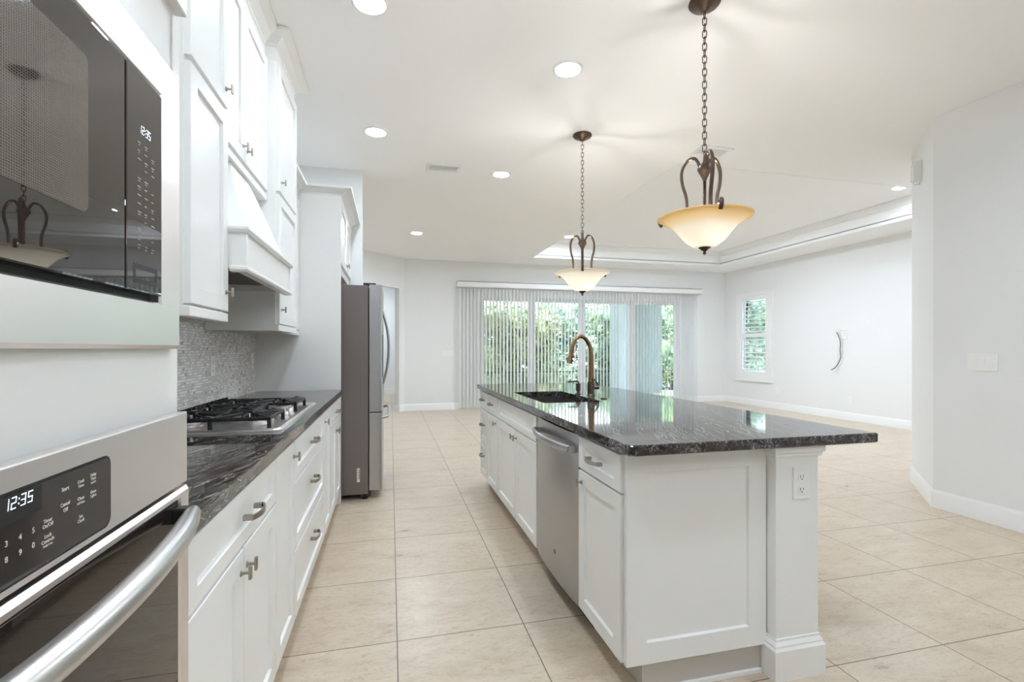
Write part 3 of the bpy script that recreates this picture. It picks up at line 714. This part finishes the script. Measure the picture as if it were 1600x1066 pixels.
base_unit(1.066, 1.838, 'white base cabinet with one wide drawer over two doors beside the wall oven', [(1.072, 1.452, zb, zs, 1.425, .645), (1.455, 1.835, zb, zs, 1.482, .645)], [(1.072, 1.835, zs + .004, zt, 'pull', 1.50, .785)])
base_unit(1.838, 2.175, 'narrow white base cabinet with a single full-height door, near side of the drawers', [(1.842, 2.172, zb, zt, 2.145, .80)])
base_unit(2.175, 3.09, 'white base cabinet with three stacked drawers under the cooktop', [], [(2.18, 3.086, .69, zt, 'pull', 2.63, .78), (2.18, 3.086, .40, .686, 'pull', 2.63, .585), (2.18, 3.086, zb, .396, 'pull', 2.63, .30)])
base_unit(3.09, 3.42, 'narrow white base cabinet with a full-height door just beyond the cooktop', [(3.094, 3.417, zb, zt, 3.12, .80)])
base_unit(3.42, 4.095, 'far white base cabinet with a drawer and two doors next to the fridge', [(3.424, 3.756, zb, zs, 3.73, .645), (3.759, 4.09, zb, zs, 3.785, .645)], [(3.424, 4.09, zs + .004, zt, 'pull', 3.757, .785)])
ct = obj('left_countertop', bx(XL + .003, -.372, 1.062, 4.098, .876, .914, .005, 3), GRAN)
tag(ct, 'black granite countertop with white veins along the left wall holding the cooktop', 'countertop')
bs_ = obj('mosaic_backsplash', bx(XL + .001, XL + .009, 1.06, 4.10, .9145, 1.55), MOS); tag(bs_, 'grey and white mosaic tile backsplash behind the cooktop', 'backsplash')

# cooktop
ck = empty('gas_cooktop', (-.69, 2.58, .915), 'stainless gas cooktop with black grates set in the left countertop', 'cooktop')
cx0, cx1, cy0, cy1 = -.955, -.420, 2.085, 3.07
bm = B()
rings = []
for off_, z_ in ((0, .9145), (.0, .921), (.006, .926), (.022, .926), (.034, .918)):
    rings.append([bm.verts.new((u, v, z_)) for u, v in rrect(cx0 + off_, cx1 - off_, cy0 + off_, cy1 - off_, max(.03 - off_ * .5, .01), 4)])
bm.faces.new(rings[0]); bm.faces.new(rings[-1])
for a, b in zip(rings, rings[1:]):
    n = len(a)
    for k in range(n): bm.faces.new((a[k], a[(k + 1) % n], b[(k + 1) % n], b[k]))
obj('steel_tray', bm, STEEL, ck, angle=50)
for (gx0, gx1, gy0, gy1) in ((cx0 + .045, cx1 - .05, 2.14, 2.41), (cx0 + .045, -.60, 2.42, 2.69), (cx0 + .045, cx1 - .05, 2.70, 2.975)):
    bm = B(); zt_, zb_ = .966, .952; b_ = .006
    for q in ((gx0, gx1, gy0, gy0 + .012), (gx0, gx1, gy1 - .012, gy1), (gx0, gx0 + .012, gy0, gy1), (gx1 - .012, gx1, gy0, gy1), ((gx0 + gx1) / 2 - .006, (gx0 + gx1) / 2 + .006, gy0, gy1)):
        box(bm, *q, zb_, zt_, .003, 1)
    for xx in (gx0 + .006, (gx0 + gx1) / 2, gx1 - .006):
        for yy in (gy0 + .006, gy1 - .006): box(bm, xx - .007, xx + .007, yy - .007, yy + .007, .919, zb_ + .002)
    for hx in ((gx0 * .75 + gx1 * .25), (gx0 * .25 + gx1 * .75)):
        cyy = (gy0 + gy1) / 2
        for a in range(8):
            an = a * PI / 4; r0, r1 = .028, (.115 if a % 2 == 0 else .14)
            p0 = Vector((hx + r0 * math.cos(an), cyy + r0 * math.sin(an), .968)); p1 = Vector((min(max(hx + r1 * math.cos(an), gx0 + .006), gx1 - .006), min(max(cyy + r1 * math.sin(an), gy0 + .006), gy1 - .006), .962))
            tube(bm, [p0, p1], .006, 6)
            tube(bm, [p0, p0 - Vector((0, 0, .02))], .005, 6)
    for k in range(5):
        yy = gy0 + (k + .5) * (gy1 - gy0) / 5
        tube(bm, [(gx1 - .006, yy, .962), (gx1 - .05, yy, .972)], .006, 6); tube(bm, [(gx0 + .006, yy, .962), (gx0 + .05, yy, .972)], .006, 6)
    obj('grate', bm, IRON, ck)
for hx, hy_, r_ in ((-.81, 2.275, .045), (-.56, 2.275, .038), (-.69, 2.555, .058), (-.81, 2.835, .04), (-.56, 2.835, .04)):
    bn = obj('burner', lathe(B(), [(0, .919), (r_ + .012, .919), (r_ + .010, .928), (r_, .932), (r_, .938), (0, .938)], hx, hy_, 24), STEEL, ck, angle=40)
    obj('burner_cap', lathe(B(), [(0, .938), (r_ * .9, .938), (r_ * .92, .944), (r_ * .8, .949), (0, .95)], hx, hy_, 24), IRON, bn, angle=40)
for k in range(5):
    kx = -.50 if k % 2 == 0 else -.548; ky = 2.43 + k * .0625
    kn = obj('control_knob', lathe(B(), [(0, .918), (.019, .918), (.018, .932), (.014, .938), (0, .938)], kx, ky, 20), STEEL, ck, angle=40)
    obj('knob_grip', bx(kx - .005, kx + .005, ky - .017, ky + .017, .936, .950, .002), STEEL, kn)

# backsplash outlets
def wall_plate(name, P, u, v, wd, ht, label, cat, n0=0, kind='outlet', grp=None):
    t = empty(name, P.p(u, v, n0), label, cat, grp)
    obj('cover_plate', pbox(B(), P, u - wd / 2, u + wd / 2, v - ht / 2, v + ht / 2, n0, n0 + .006, .002), PLAST, t)
    if kind == 'outlet':
        for dv in (-.024, .024):
            so = obj('receptacle', prism(B(), rrect(u - .016, u + .016, v + dv - .014, v + dv + .014, .009), P.p(0, 0, 0), P.U, P.V, P.N, n0 + .006, n0 + .008), PLAST, t)
            bm = B()
            for du, h_ in ((-.0065, .0045), (.0065, .0035)): pbox(bm, P, u + du - .0012, u + du + .0012, v + dv + .002 - h_, v + dv + .003 + h_, n0 + .0075, n0 + .0084)
            prism(bm, [(u + .0028 * math.cos(a * PI / 4), v + dv - .008 + .0028 * math.sin(a * PI / 4)) for a in range(8)], P.p(0, 0, 0), P.U, P.V, P.N, n0 + .0075, n0 + .0084)
            obj('slots', bm, SLOT, so)
    elif kind == 'switch':
        n = max(1, round((wd - .07) / .046) + 1)
        for k in range(n):
            uc = u + (k - (n - 1) / 2) * .046
            r_ = obj('rocker', pbox(B(), P, uc - .0165, uc + .0165, v - .033, v + .033, n0 + .005, n0 + .009, .002), PLAST, t)
    return t
PW = Plane((XL + .009, 0, 0), (0, 1, 0), (1, 0, 0))
wall_plate('outlet', PW, 3.16, 1.14, .07, .115, 'white outlet on the mosaic backsplash behind the cooktop', 'outlet')
wall_plate('outlet', PW, 4.00, 1.15, .07, .115, 'white outlet on the mosaic backsplash beside the fridge panel', 'outlet')

# ------------------------------------------------------------------ left run: wall cabinets
def crown(bm, path, z0, z1, out=.085):
    sweep_profile(bm, [(0, z0), (.006, z0), (.010, z0 + .012), (out * .55, z0 + (z1 - z0) * .55), (out * .9, z1 - .022), (out, z1 - .02), (out, z1), (0, z1)], path)
def wall_unit(y0, y1, xf, z0, z1, label, doors, name='upper_cabinet', grp='white wall cabinets', rail=True, crown_path=None, cz=None, frieze=None):
    t = empty(name, ((XL + xf) / 2, (y0 + y1) / 2, z0), label, 'cabinet', grp)
    P = Plane((xf - .02, 0, 0), (0, 1, 0), (1, 0, 0))
    bm = B(); box(bm, XL + .011, xf - .02, y0, y1, z0, z1)
    obj('cabinet_body', bm, CAB, t)
    for (a, b, c, d, hu, hv) in doors:
        dd = obj('door', shaker(B(), P, a + .002, b - .002, c + .002, d - .002), CAB, t)
        if hu: obj('knob', knob_mesh(P, hu, hv, .02), NICKEL, dd)
    if rail:
        bm = B(); box(bm, xf - .045, xf - .002, y0, y1, z0 - .035, z0, .004); box(bm, XL + .011, xf - .045, y0, y0 + .018, z0 - .035, z0); box(bm, XL + .011, xf - .045, y1 - .018, y1, z0 - .035, z0)
        obj('light_rail', bm, CAB, t)
        obj('bottom_panel', bx(XL + .012, xf - .046, y0 + .019, y1 - .019, z0 - .004, z0 - .0005), WOODU, t)
    if crown_path:
        bm = B()
        if frieze: 
            box(bm, XL + .011, xf - .016, y0 - .001, y1 + .001, z1, cz[0])
        crown(bm, crown_path, cz[0], cz[1]); obj('crown_moulding', bm, CAB, t)
    return t
UT = 2.905
yA, yB_, yC, yD = 1.07, 1.755, 2.135, 3.035
xt, xh, xl = -.62, -.68, -.69
crz = (3.005, 3.047)
wall_unit(yA, yB_ - .001, -.655, 1.38, UT, 'white wall cabinet tucked directly behind the oven tower', [(yA + .004, yB_ - .03, 1.385, 2.145, None, 0), (yA + .004, yB_ - .03, 2.16, UT - .02, None, 0)])
wall_unit(yB_, yC, xt, 1.38, UT, 'nearest tall white wall cabinet with two stacked doors left of the range hood',
          [(yB_ + .003, yC - .003, 1.385, 2.166, yC - .035, 1.46), (yB_ + .003, yC - .003, 2.182, UT - .01, yC - .035, 2.25)],
          crown_path=[(XL + .02, yC), (xt - .02, yC), (xt - .02, yB_), (XL + .02, yB_)][::-1] and [(xt - .02, yC), (xt - .02, yB_)][::-1][::-1], cz=(2.972, 3.047), frieze=True)
wall_unit(yC, yD, xh, 2.12, UT, 'white two-door wall cabinet above the range hood', [(yC + .003, 2.583, 2.135, UT - .01, 2.55, 2.205), (2.587, yD - .003, 2.135, UT - .01, 2.62, 2.205)], rail=False,
          crown_path=[(xh - .02, yD), (xh - .02, yC)], cz=(2.972, 3.047), frieze=True)
wall_unit(yD, 3.575, xt, 1.38, UT, 'tall white wall cabinet with stacked doors right of the range hood',
          [(yD + .006, 3.572, 1.385, 2.135, 3.075 + .02, 1.47), (yD + .006, 3.572, 2.15, UT - .01, 3.095, 2.215)],
          crown_path=[(XL + .02, 3.575), (xt - .02, 3.575), (xt - .02, yD), (XL + .02, yD)], cz=(2.972, 3.047), frieze=True)
wall_unit(3.575, 4.098, xl, 1.38, 2.40, 'short white wall cabinet between the tall one and the fridge panel', [(3.60, 4.09, 1.385, 2.39, 3.64, 1.46)], crown_path=[(xl - .02, 4.098), (xl - .02, 3.58)], cz=(2.46, 2.52), frieze=True)

# range hood
hd_ = empty('range_hood', (-.8, 2.585, 1.55), 'white wooden range hood with boxed apron and tapered chimney over the cooktop', 'range hood')
hx = -.563
bm = B(); y0, y1 = yC + .003, yD - .003
PH = Plane((hx, 0, 0), (0, 1, 0), (1, 0, 0))
box(bm, XL + .011, hx, y0, y0 + .02, 1.565, 1.71); box(bm, XL + .011, hx, y1 - .02, y1, 1.565, 1.71); box(bm, hx - .02, hx, y0 + .02, y1 - .02, 1.565, 1.71)
box(bm, XL + .011, hx, y0, y1, 1.71, 1.722)
box(bm, hx, hx + .006, y0, y0 + .03, 1.567, 1.708, .001); box(bm, hx, hx + .006, y1 - .03, y1, 1.567, 1.708, .001)
obj('apron', bm, CAB, hd_)
bm = B(); sweep_profile(bm, [(-.002, 1.703), (.010, 1.703), (.018, 1.716), (.018, 1.724), (-.002, 1.724)], [(hx, y1), (hx, y0), (-.617, y0)])
sweep_profile(bm, [(-.03, 1.548), (.004, 1.548), (.012, 1.556), (.012, 1.566), (.002, 1.574), (-.03, 1.566)], [(hx, y1), (hx, y0), (-.617, y0)])
obj('apron_moulding', bm, CAB, hd_)
bm = B(); ym = (y0 + y1) / 2
lo = [(hx - .012, ym - .425, 1.722), (hx - .012, ym + .425, 1.722), (XL + .012, ym + .425, 1.722), (XL + .012, ym - .425, 1.722)]
hi = [(xh - .022, ym - .15, 2.085), (xh - .022, ym + .15, 2.085), (XL + .012, ym + .15, 2.085), (XL + .012, ym - .15, 2.085)]
L_ = [bm.verts.new(p) for p in lo]; H_ = [bm.verts.new(p) for p in hi]
bm.faces.new(L_); bm.faces.new(H_)
for k in range(4): bm.faces.new((L_[k], L_[(k + 1) % 4], H_[(k + 1) % 4], H_[k]))
obj('chimney', bm, CAB, hd_)
bm = B(); box(bm, XL + .011, xh - .045, y0, y1, 1.722, 2.118)
obj('back_panel', bm, CAB, hd_)
bm = B(); box(bm, xh - .05, xh - .004, y0, y1, 2.085, 2.119, .003); obj('top_moulding', bm, CAB, hd_)
bm = B(); box(bm, XL + .02, hx - .022, y0 + .022, y1 - .022, 1.60, 1.615); ln = obj('vent_liner', bm, HOODIN, hd_)
obj('grease_filter', bx(XL + .10, hx - .08, y0 + .10, y1 - .10, 1.590, 1.602, .003), HOODIN, hd_)

# fridge surround
fp = obj('fridge_side_panel', bx(XL + .003, -.385, 4.10, 4.122, 0, 2.46, .001), CAB); tag(fp, 'full-height white side panel between the countertop and the fridge', 'panel')
t = wall_unit(4.124, 5.155, -.385, 1.865, 2.46, 'white two-door cabinet above the fridge', [(4.135, 4.635, 1.93, 2.44, 4.60, 1.99), (4.640, 5.14, 1.93, 2.44, 4.675, 1.99)], rail=False,
              crown_path=[(-.385, 5.155), (-.385, 4.10), (XL + .02, 4.10)], cz=(2.462, 2.522))
t.name = 'fridge_top_cabinet'

# fridge
fr = empty('refrigerator', (-.6, 4.63, 0), 'stainless french door refrigerator with grey sides beyond the left countertop', 'refrigerator')
f0, f1, fxb = 4.17, 5.08, -.178
obj('fridge_body', bx(-.97, fxb, f0, f1, .045, 1.765, .006), FRSIDE, fr)
def fdoor(name, y0, y1, z0, z1, bow=.03):
    bm = B(); n = 10; pf = []
    for i in range(n + 1):
        t_ = i / n; yy = y0 + (y1 - y0) * t_
        e = min(t_, 1 - t_) * (y1 - y0)
        rd = .028; d = fxb + .085 + (math.sqrt(max(rd * rd - (rd - e) ** 2, 0)) if e < rd else rd)
        pf.append((yy, d))
    ex = []
    for k in range(6):
        a = PI / 2 * k / 5; ex.append((y0 + .028 * (1 - math.cos(a)), fxb + .082 + .028 * math.sin(a)))
    for k in range(6):
        a = PI / 2 * (1 - k / 5); ex.append((y1 - .028 * (1 - math.cos(a)), fxb + .082 + .028 * math.sin(a)))
    poly = [(y0, fxb + .008)] + ex + [(y1, fxb + .008)]
    prism(bm, poly, (0, 0, 0), (0, 1, 0), (1, 0, 0), (0, 0, 1), z0, z1)
    return obj(name, bm, STEELV, fr, angle=30)
da = fdoor('door', f0, 4.622, .722, 1.772); db = fdoor('door', 4.628, f1, .722, 1.772); dc = fdoor('freezer_drawer', f0, f1, .075, .714)
for dd_, yy in ((da, 4.585), (db, 4.665)):
    pts = catmull([(-.075, yy, .925), (-.062, yy, .945), (-.03, yy, 1.08), (-.016, yy, 1.25), (-.03, yy, 1.42), (-.062, yy, 1.555), (-.075, yy, 1.575)], 6)
    obj('handle', tube(B(), pts, .012, 10), STEELV, dd_, smooth=True)
pts = catmull([(-.075, 4.22, .665), (-.045, 4.225, .67), (-.02, 4.28, .675), (-.014, 4.62, .675), (-.02, 4.97, .675), (-.045, 5.025, .67), (-.075, 5.03, .665)], 6)
obj('handle', tube(B(), pts, .012, 10), STEELV, dc, smooth=True)
obj('water_dispenser', bx(-.074, -.064, 4.27, 4.45, 1.0, 1.36, .003), BLACK, da)
bm = B(); box(bm, fxb - .04, fxb + .06, f0 + .01, f0 + .07, 1.765, 1.785, .004); box(bm, fxb - .04, fxb + .06, f1 - .07, f1 - .01, 1.765, 1.785, .004); obj('hinge_cover', bm, BLACK, fr)
bm = B()
for yy in (f0 + .04, f1 - .04):
    for xx in (-.9, -.21): bmesh.ops.create_cone(bm, cap_ends=True, segments=12, radius1=.022, radius2=.022, depth=.05, matrix=Matrix.Translation((xx, yy, .025)))
obj('feet', bm, BLACK, fr)
obj('base_grille', bx(-.24, -.16, f0 + .02, f1 - .02, .02, .07), SLOT, fr)
PF = Plane((0, f0, 0), (1, 0, 0), (0, -1, 0))
lb = obj('rating_label', prism(B(), [(-.268, .150), (-.245, .150), (-.245, .262), (-.268, .262)], (0, f0, 0), (1, 0, 0), (0, 0, 1), (0, -1, 0), .0, .0008), PLAST, fr)
bm = B()
for v_ in (.165, .185, .205, .225, .245): quad(bm, PF, -.266, -.257, v_, v_ + .005, .001)
quad(bm, PF, -.253, -.248, .17, .25, .001)
obj('label_print', bm, SLOT, lb)

# ------------------------------------------------------------------ island
IX = .80                        # island door face
PI_ = Plane((IX + .02, 0, 0), (0, 1, 0), (-1, 0, 0))
def iu(y0, y1, label, doors=(), drawers=(), open_top=False):
    return base_unit(y0, y1, label, doors, drawers, P=PI_, xback=1.382, xface=IX + .02, name='island_cabinet', grp='cabinets of the island', sgn=-1, kick=.065, open_top=open_top)
iu(1.575 + .02, 2.005, 'island cabinet with one drawer over one door at the near end', [(1.60, 2.003, zb, .715, 1.965, .665)], [(1.60, 2.003, .719, zt, 'pull', 1.81, .79)])
iu(2.622, 3.672, 'white sink cabinet of the island with a false drawer front over two doors', [(2.64, 3.12, zb, zs, 3.085, .655), (3.125, 3.655, zb, zs, 3.16, .655)], [(2.64, 3.655, zs + .004, zt, None, 0, 0)], open_top=True)
iu(3.672, 4.085, 'narrow island cabinet with a drawer over a door past the sink', [(3.678, 4.08, zb, zs, 3.73, .655)], [(3.678, 4.08, zs + .004, zt, 'pull', 3.88, .79)])
iu(4.085, 4.42, 'island drawer cabinet with three stacked drawers at the far end', [], [(4.09, 4.415, zs + .004, zt, 'pull', 4.25, .79), (4.09, 4.415, .41, zs, 'pull', 4.25, .57), (4.09, 4.415, zb, .406, 'pull', 4.25, .30)])
# end panel facing the camera
PE = Plane((0, 1.593, 0), (1, 0, 0), (0, -1, 0))
ep = empty('island_end_panel', (1.11, 1.59, 0), 'large white recessed panel closing the near end of the island', 'panel')
obj('panel', shaker(B(), PE, .812, 1.398, .108, .874, t=.02, st=.078), CAB, ep)
bm = B(); box(bm, .878, 1.382, 1.586, 1.594, 0, .107); obj('toe_kick', bm, KICK, ep)
obj('shoe_moulding', bx(.878, 1.382, 1.574, 1.586, 0, .018, .003), CAB, ep)
# corner post
po = empty('island_post', (1.50, 1.62, 0), 'square white post with moulded base under the counter overhang at the near right corner', 'post')
obj('post_shaft', bx(1.402, 1.595, 1.53, 1.72, 0, .874, .001), CAB, po)
sq = [(1.402, 1.53), (1.402, 1.72), (1.595, 1.72), (1.595, 1.53)]
obj('base_moulding', sweep_profile(B(), [(-.001, 0), (.018, 0), (.018, .112), (.012, .122), (.012, .128), (.004, .142), (.004, .150), (-.001, .152)], sq, closed=True), CAB, po)
obj('cap_moulding', sweep_profile(B(), [(-.001, .832), (.008, .832), (.010, .838), (.010, .846), (.018, .850), (.018, .874), (-.001, .874)], sq, closed=True), CAB, po)
PP = Plane((0, 1.53, 0), (1, 0, 0), (0, -1, 0))
wall_plate('post_outlet', PP, 1.512, .731, .072, .122, 'white double outlet on the near face of the island post', 'outlet')
# back panel of the island below the overhang
bp = obj('island_back_panel', bx(1.402, 1.42, 1.742, 4.42, 0, .874), CAB); tag(bp, 'white panel closing the far side of the island under the overhang', 'panel')

# dishwasher
dw = empty('dishwasher', (1.1, 2.31, 0), 'stainless dishwasher set in the island with a curved bar handle', 'dishwasher')
obj('tub', bx(.84, 1.375, 2.012, 2.612, .09, .868), BLACK, dw)
bm = B(); N_ = 12; y0, y1 = 2.010, 2.618
rows = []
for z_ in (.105, .862):
    pf = [(.84, y0)] + [(IX + .004 - .014 * math.sin(PI * i / N_) ** .6, y0 + (y1 - y0) * i / N_) for i in range(N_ + 1)] + [(.84, y1)]
    rows.append([bm.verts.new((a, b, z_)) for a, b in pf])
n = len(rows[0])
for k in range(n): bm.faces.new((rows[0][k], rows[0][(k + 1) % n], rows[1][(k + 1) % n], rows[1][k]))
bm.faces.new(rows[0]); bm.faces.new(rows[1])
dp = obj('front_panel', bm, STEELV, dw, angle=35)
pts = []
for i in range(21):
    t_ = -1 + 2 * i / 20; pts.append((.772 - .034 * (1 - abs(t_) ** 2.2), 2.314 + .272 * t_, .792))
hb = obj('bar_handle', tube(B(), pts, .017, 12, .55, (1, 0, 0)), STEELV, dp, angle=50)
for yy in (2.045, 2.583): obj('handle_mount', bx(.768, .806, yy - .012, yy + .012, .777, .807, .003), STEELV, hb)
PD = Plane((IX - .0102, 0, 0), (0, 1, 0), (-1, 0, 0))
bm = B(); c_ = [(2.29 + .012 * math.cos(a * PI / 12), .235 + .012 * math.sin(a * PI / 12)) for a in range(24)]
prism(bm, c_, PD.p(0, 0, 0), PD.U, PD.V, PD.N, -.002, .0015); obj('round_badge', bm, FAUG, dp)
obj('toe_kick', bx(.875, .885, 2.008, 2.619, 0, .10), SLOT, dw)

# island countertop with sink cut-out
def cutter_apply(bm_a, bm_b, name, m):
    a = obj(name, bm_a, m); b = obj('cut', bm_b, m)
    md = a.modifiers.new('b', 'BOOLEAN'); md.object = b; md.operation = 'DIFFERENCE'; md.solver = 'EXACT'
    bpy.context.view_layer.update()
    me = bpy.data.meshes.new_from_object(a.evaluated_get(bpy.context.evaluated_depsgraph_get()))
    a.modifiers.clear(); a.data = me; me.name = name; bpy.data.objects.remove(b)
    if not me.materials: me.materials.append(m)
    return a
cxa, cxb, cya, cyb = .776, 1.842, 1.490, 4.452
bm = B()
def cpoly(off_):
    r = .035
    out = []
    for k in range(7):
        a = math.radians(180 + 90 * k / 6); out.append((cxa + off_ + r + (r) * math.cos(a), cya + off_ + r + r * math.sin(a)))
    out += [(cxb - off_ - .004, cya + off_), (cxb - off_, cya + off_ + .004), (cxb - off_, cyb - off_), (cxa + off_, cyb - off_)]
    return out
lay = [[bm.verts.new((u, v, z_)) for u, v in cpoly(o_)] for o_, z_ in ((.004, .876), (0, .880), (0, .909), (.002, .9125), (.005, .914))]
bm.faces.new(lay[0]); bm.faces.new(lay[-1])
for a, b in zip(lay, lay[1:]):
    n = len(a)
    for k in range(n): bm.faces.new((a[k], a[(k + 1) % n], b[(k + 1) % n], b[k]))
bm2 = B(); prism(bm2, rrect(.895, 1.278, 2.79, 3.56, .03), (0, 0, 0), (1, 0, 0), (0, 1, 0), (0, 0, 1), .80, 1.0)
ic = cutter_apply(bm, bm2, 'island_countertop', GRAN); tag(ic, 'large polished black granite island countertop with white veins and a sink cut-out', 'countertop')
sk = empty('undermount_sink', (1.09, 3.175, .66), 'black undermount sink in the island countertop', 'sink')
bm = B(); lay = []
for o_, z_ in ((-.018, .8755), (-.003, .8755), (.004, .72), (.03, .672), (.03, .664), (-.012, .70), (-.018, .8655)):
    lay.append([bm.verts.new((u, v, z_)) for u, v in rrect(.895 + o_, 1.278 - o_, 2.79 + o_, 3.56 - o_, .04, 4)])
n = len(lay[0])
for i in range(len(lay)):
    a, b = lay[i], lay[(i + 1) % len(lay)]
    if i == 3: continue
    for k in range(n): bm.faces.new((a[k], a[(k + 1) % n], b[(k + 1) % n], b[k]))
bm.faces.new(lay[3]); bm.faces.new(lay[4])
obj('basin', bm, SINKM, sk, angle=40)
obj('drain', lathe(B(), [(0, .675), (.03, .675), (.045, .679), (.045, .673), (0, .6725)], 1.09, 3.175, 24), STEEL, sk)

# faucet
fa = empty('kitchen_faucet', (1.363, 3.18, .914), 'tall bronze gooseneck pull-down faucet behind the island sink', 'faucet')
X_, Y_ = 1.366, 3.18
obj('base_body', lathe(B(), [(0, .914), (.03, .914), (.03, .919), (.026, .923), (.0255, .95), (.026, .99), (.024, 1.01), (0, 1.012)], X_, Y_, 24), FAUG, fa, angle=40)
pts = catmull([(X_, Y_, .985), (X_ + .001, Y_, 1.04), (X_ + .002, Y_, 1.12), (X_ + .001, Y_, 1.20), (X_ - .012, Y_, 1.265), (X_ - .045, Y_, 1.315), (X_ - .085, Y_, 1.328), (X_ - .118, Y_, 1.305), (X_ - .136, Y_, 1.265), (X_ - .146, Y_, 1.225)], 6)
rd = [.0235 - .0095 * min(1, i / 22) for i in range(len(pts))]
obj('gooseneck', tube(B(), pts, rd, 16), FAUB, fa, smooth=True)
hp = [(X_ - .146, Y_, 1.226), (X_ - .150, Y_, 1.20), (X_ - .158, Y_, 1.165), (X_ - .163, Y_, 1.140)]
sh_ = obj('spray_head', tube(B(), hp, [.0145, .0165, .019, .021], 16), FAUB, fa, angle=50)
bm = B()
for q in ((X_ - .138, Y_ - .018, 1.185), (X_ - .144, Y_ - .0195, 1.160)): bmesh.ops.create_uvsphere(bm, u_segments=10, v_segments=8, radius=.0075, matrix=Matrix.Translation(q))
obj('spray_buttons', bm, BLACK, sh_)
bm = B(); tube(bm, [(X_ + .02, Y_ - .006, .972), (X_ + .052, Y_ - .012, .974)], [.016, .018], 14); tube(bm, [(X_ + .05, Y_ - .014, .985), (X_ + .035, Y_ - .03, 1.0), (X_ + .0, Y_ - .042, 1.035)], [.007, .006, .005], 8)
obj('side_lever', bm, FAUG, fa, angle=50)
sd = empty('soap_dispenser', (1.325, 3.30, .914), 'small dark metal soap dispenser left of the faucet', 'soap dispenser')
obj('dispenser_body', lathe(B(), [(0, .914), (.024, .914), (.024, .918), (.012, .922), (.011, .935), (.017, .940), (.017, .99), (0, .992)], 1.318, 3.30, 20), FAUG, sd, angle=40)
obj('spout', tube(B(), [(1.318, 3.30, .992), (1.318, 3.30, 1.004), (1.30, 3.298, 1.008), (1.235, 3.29, 1.004)], .006, 8), FAUG, sd, smooth=True)
ac = obj('sink_button', lathe(B(), [(0, .914), (.022, .914), (.022, .919), (.016, .922), (0, .922)], 1.355, 2.945, 20), FAUG, angle=40)
tag(ac, 'small round dark metal button set in the counter right of the faucet', 'sink button')

# ------------------------------------------------------------------ plates, cord, sensor
PRR = Plane((XR, 0, 0), (0, -1, 0), (-1, 0, 0))
wall_plate('light_switch', PRR, -2.578, 1.143, .185, .122, 'white triple rocker switch on the near right wall', 'light switch', kind='switch')
PBK = Plane((0, YB, 0), (1, 0, 0), (0, -1, 0))
wall_plate('light_switch', PBK, 1.14, 1.15, .24, .12, 'white four gang switch on the far wall left of the blind', 'light switch', kind='switch')
PTV = Plane((XT, 0, 0), (0, -1, 0), (-1, 0, 0))
wall_plate('outlet', PTV, -6.75, .35, .08, .125, 'white low outlet on the living room wall under the hanging cord', 'outlet')
wall_plate('outlet', PTV, -8.40, .40, .08, .125, 'white low outlet on the living room wall near the shuttered window', 'outlet')
tvp = empty('cable_plate', (XT, 6.89, 1.5), 'white recessed cable plate high on the living room wall', 'wall plate')
bm = frame_mesh(PTV, (-6.99, -6.81, 1.41, 1.585), (-6.965, -6.835, 1.435, 1.56), .0, .008); obj('plate_frame', bm, PLAST, tvp)
obj('recess_box', pbox(B(), PTV, -6.965, -6.835, 1.435, 1.56, 0, .002), PLAST, tvp)
cdp = catmull([(XT - .012, 7.02, 1.535), (XT - .05, 6.985, 1.533), (XT - .055, 6.955, 1.50), (XT - .045, 6.91, 1.36), (XT - .045, 6.915, 1.22), (XT - .045, 6.905, 1.10), (XT - .045, 6.95, .99), (XT - .05, 7.01, .91), (XT - .055, 7.085, .868)], 8)
tag(obj('hanging_cord', tube(B(), cdp, .008, 8), CORD, smooth=True), 'thin grey cable dangling from the plate on the living room wall', 'cable')
bm = B()
for yy, zz in ((6.86, 1.80), (6.42, 1.83), (6.43, 1.70)): pbox(bm, PTV, -yy - .008, -yy + .008, zz - .008, zz + .008, 0, .002)
tag(obj('screw_anchors', bm, PLAST), 'tiny screw anchors left in the living room wall above the cable plate', 'wall anchor')
PDG = Plane((XR, 2.91, 0), (s2, s2, 0), (-s2, s2, 0))
sn = empty('motion_sensor', PDG.p(.44, 2.8, 0), 'small white motion sensor high on the angled wall end', 'motion sensor')
obj('sensor_body', pbox(B(), PDG, .41, .54, 2.72, 2.86, 0, .05, .008), PLAST, sn)
obj('sensor_lens', pbox(B(), PDG, .43, .52, 2.69, 2.72, .004, .035, .006), PLAST, sn)
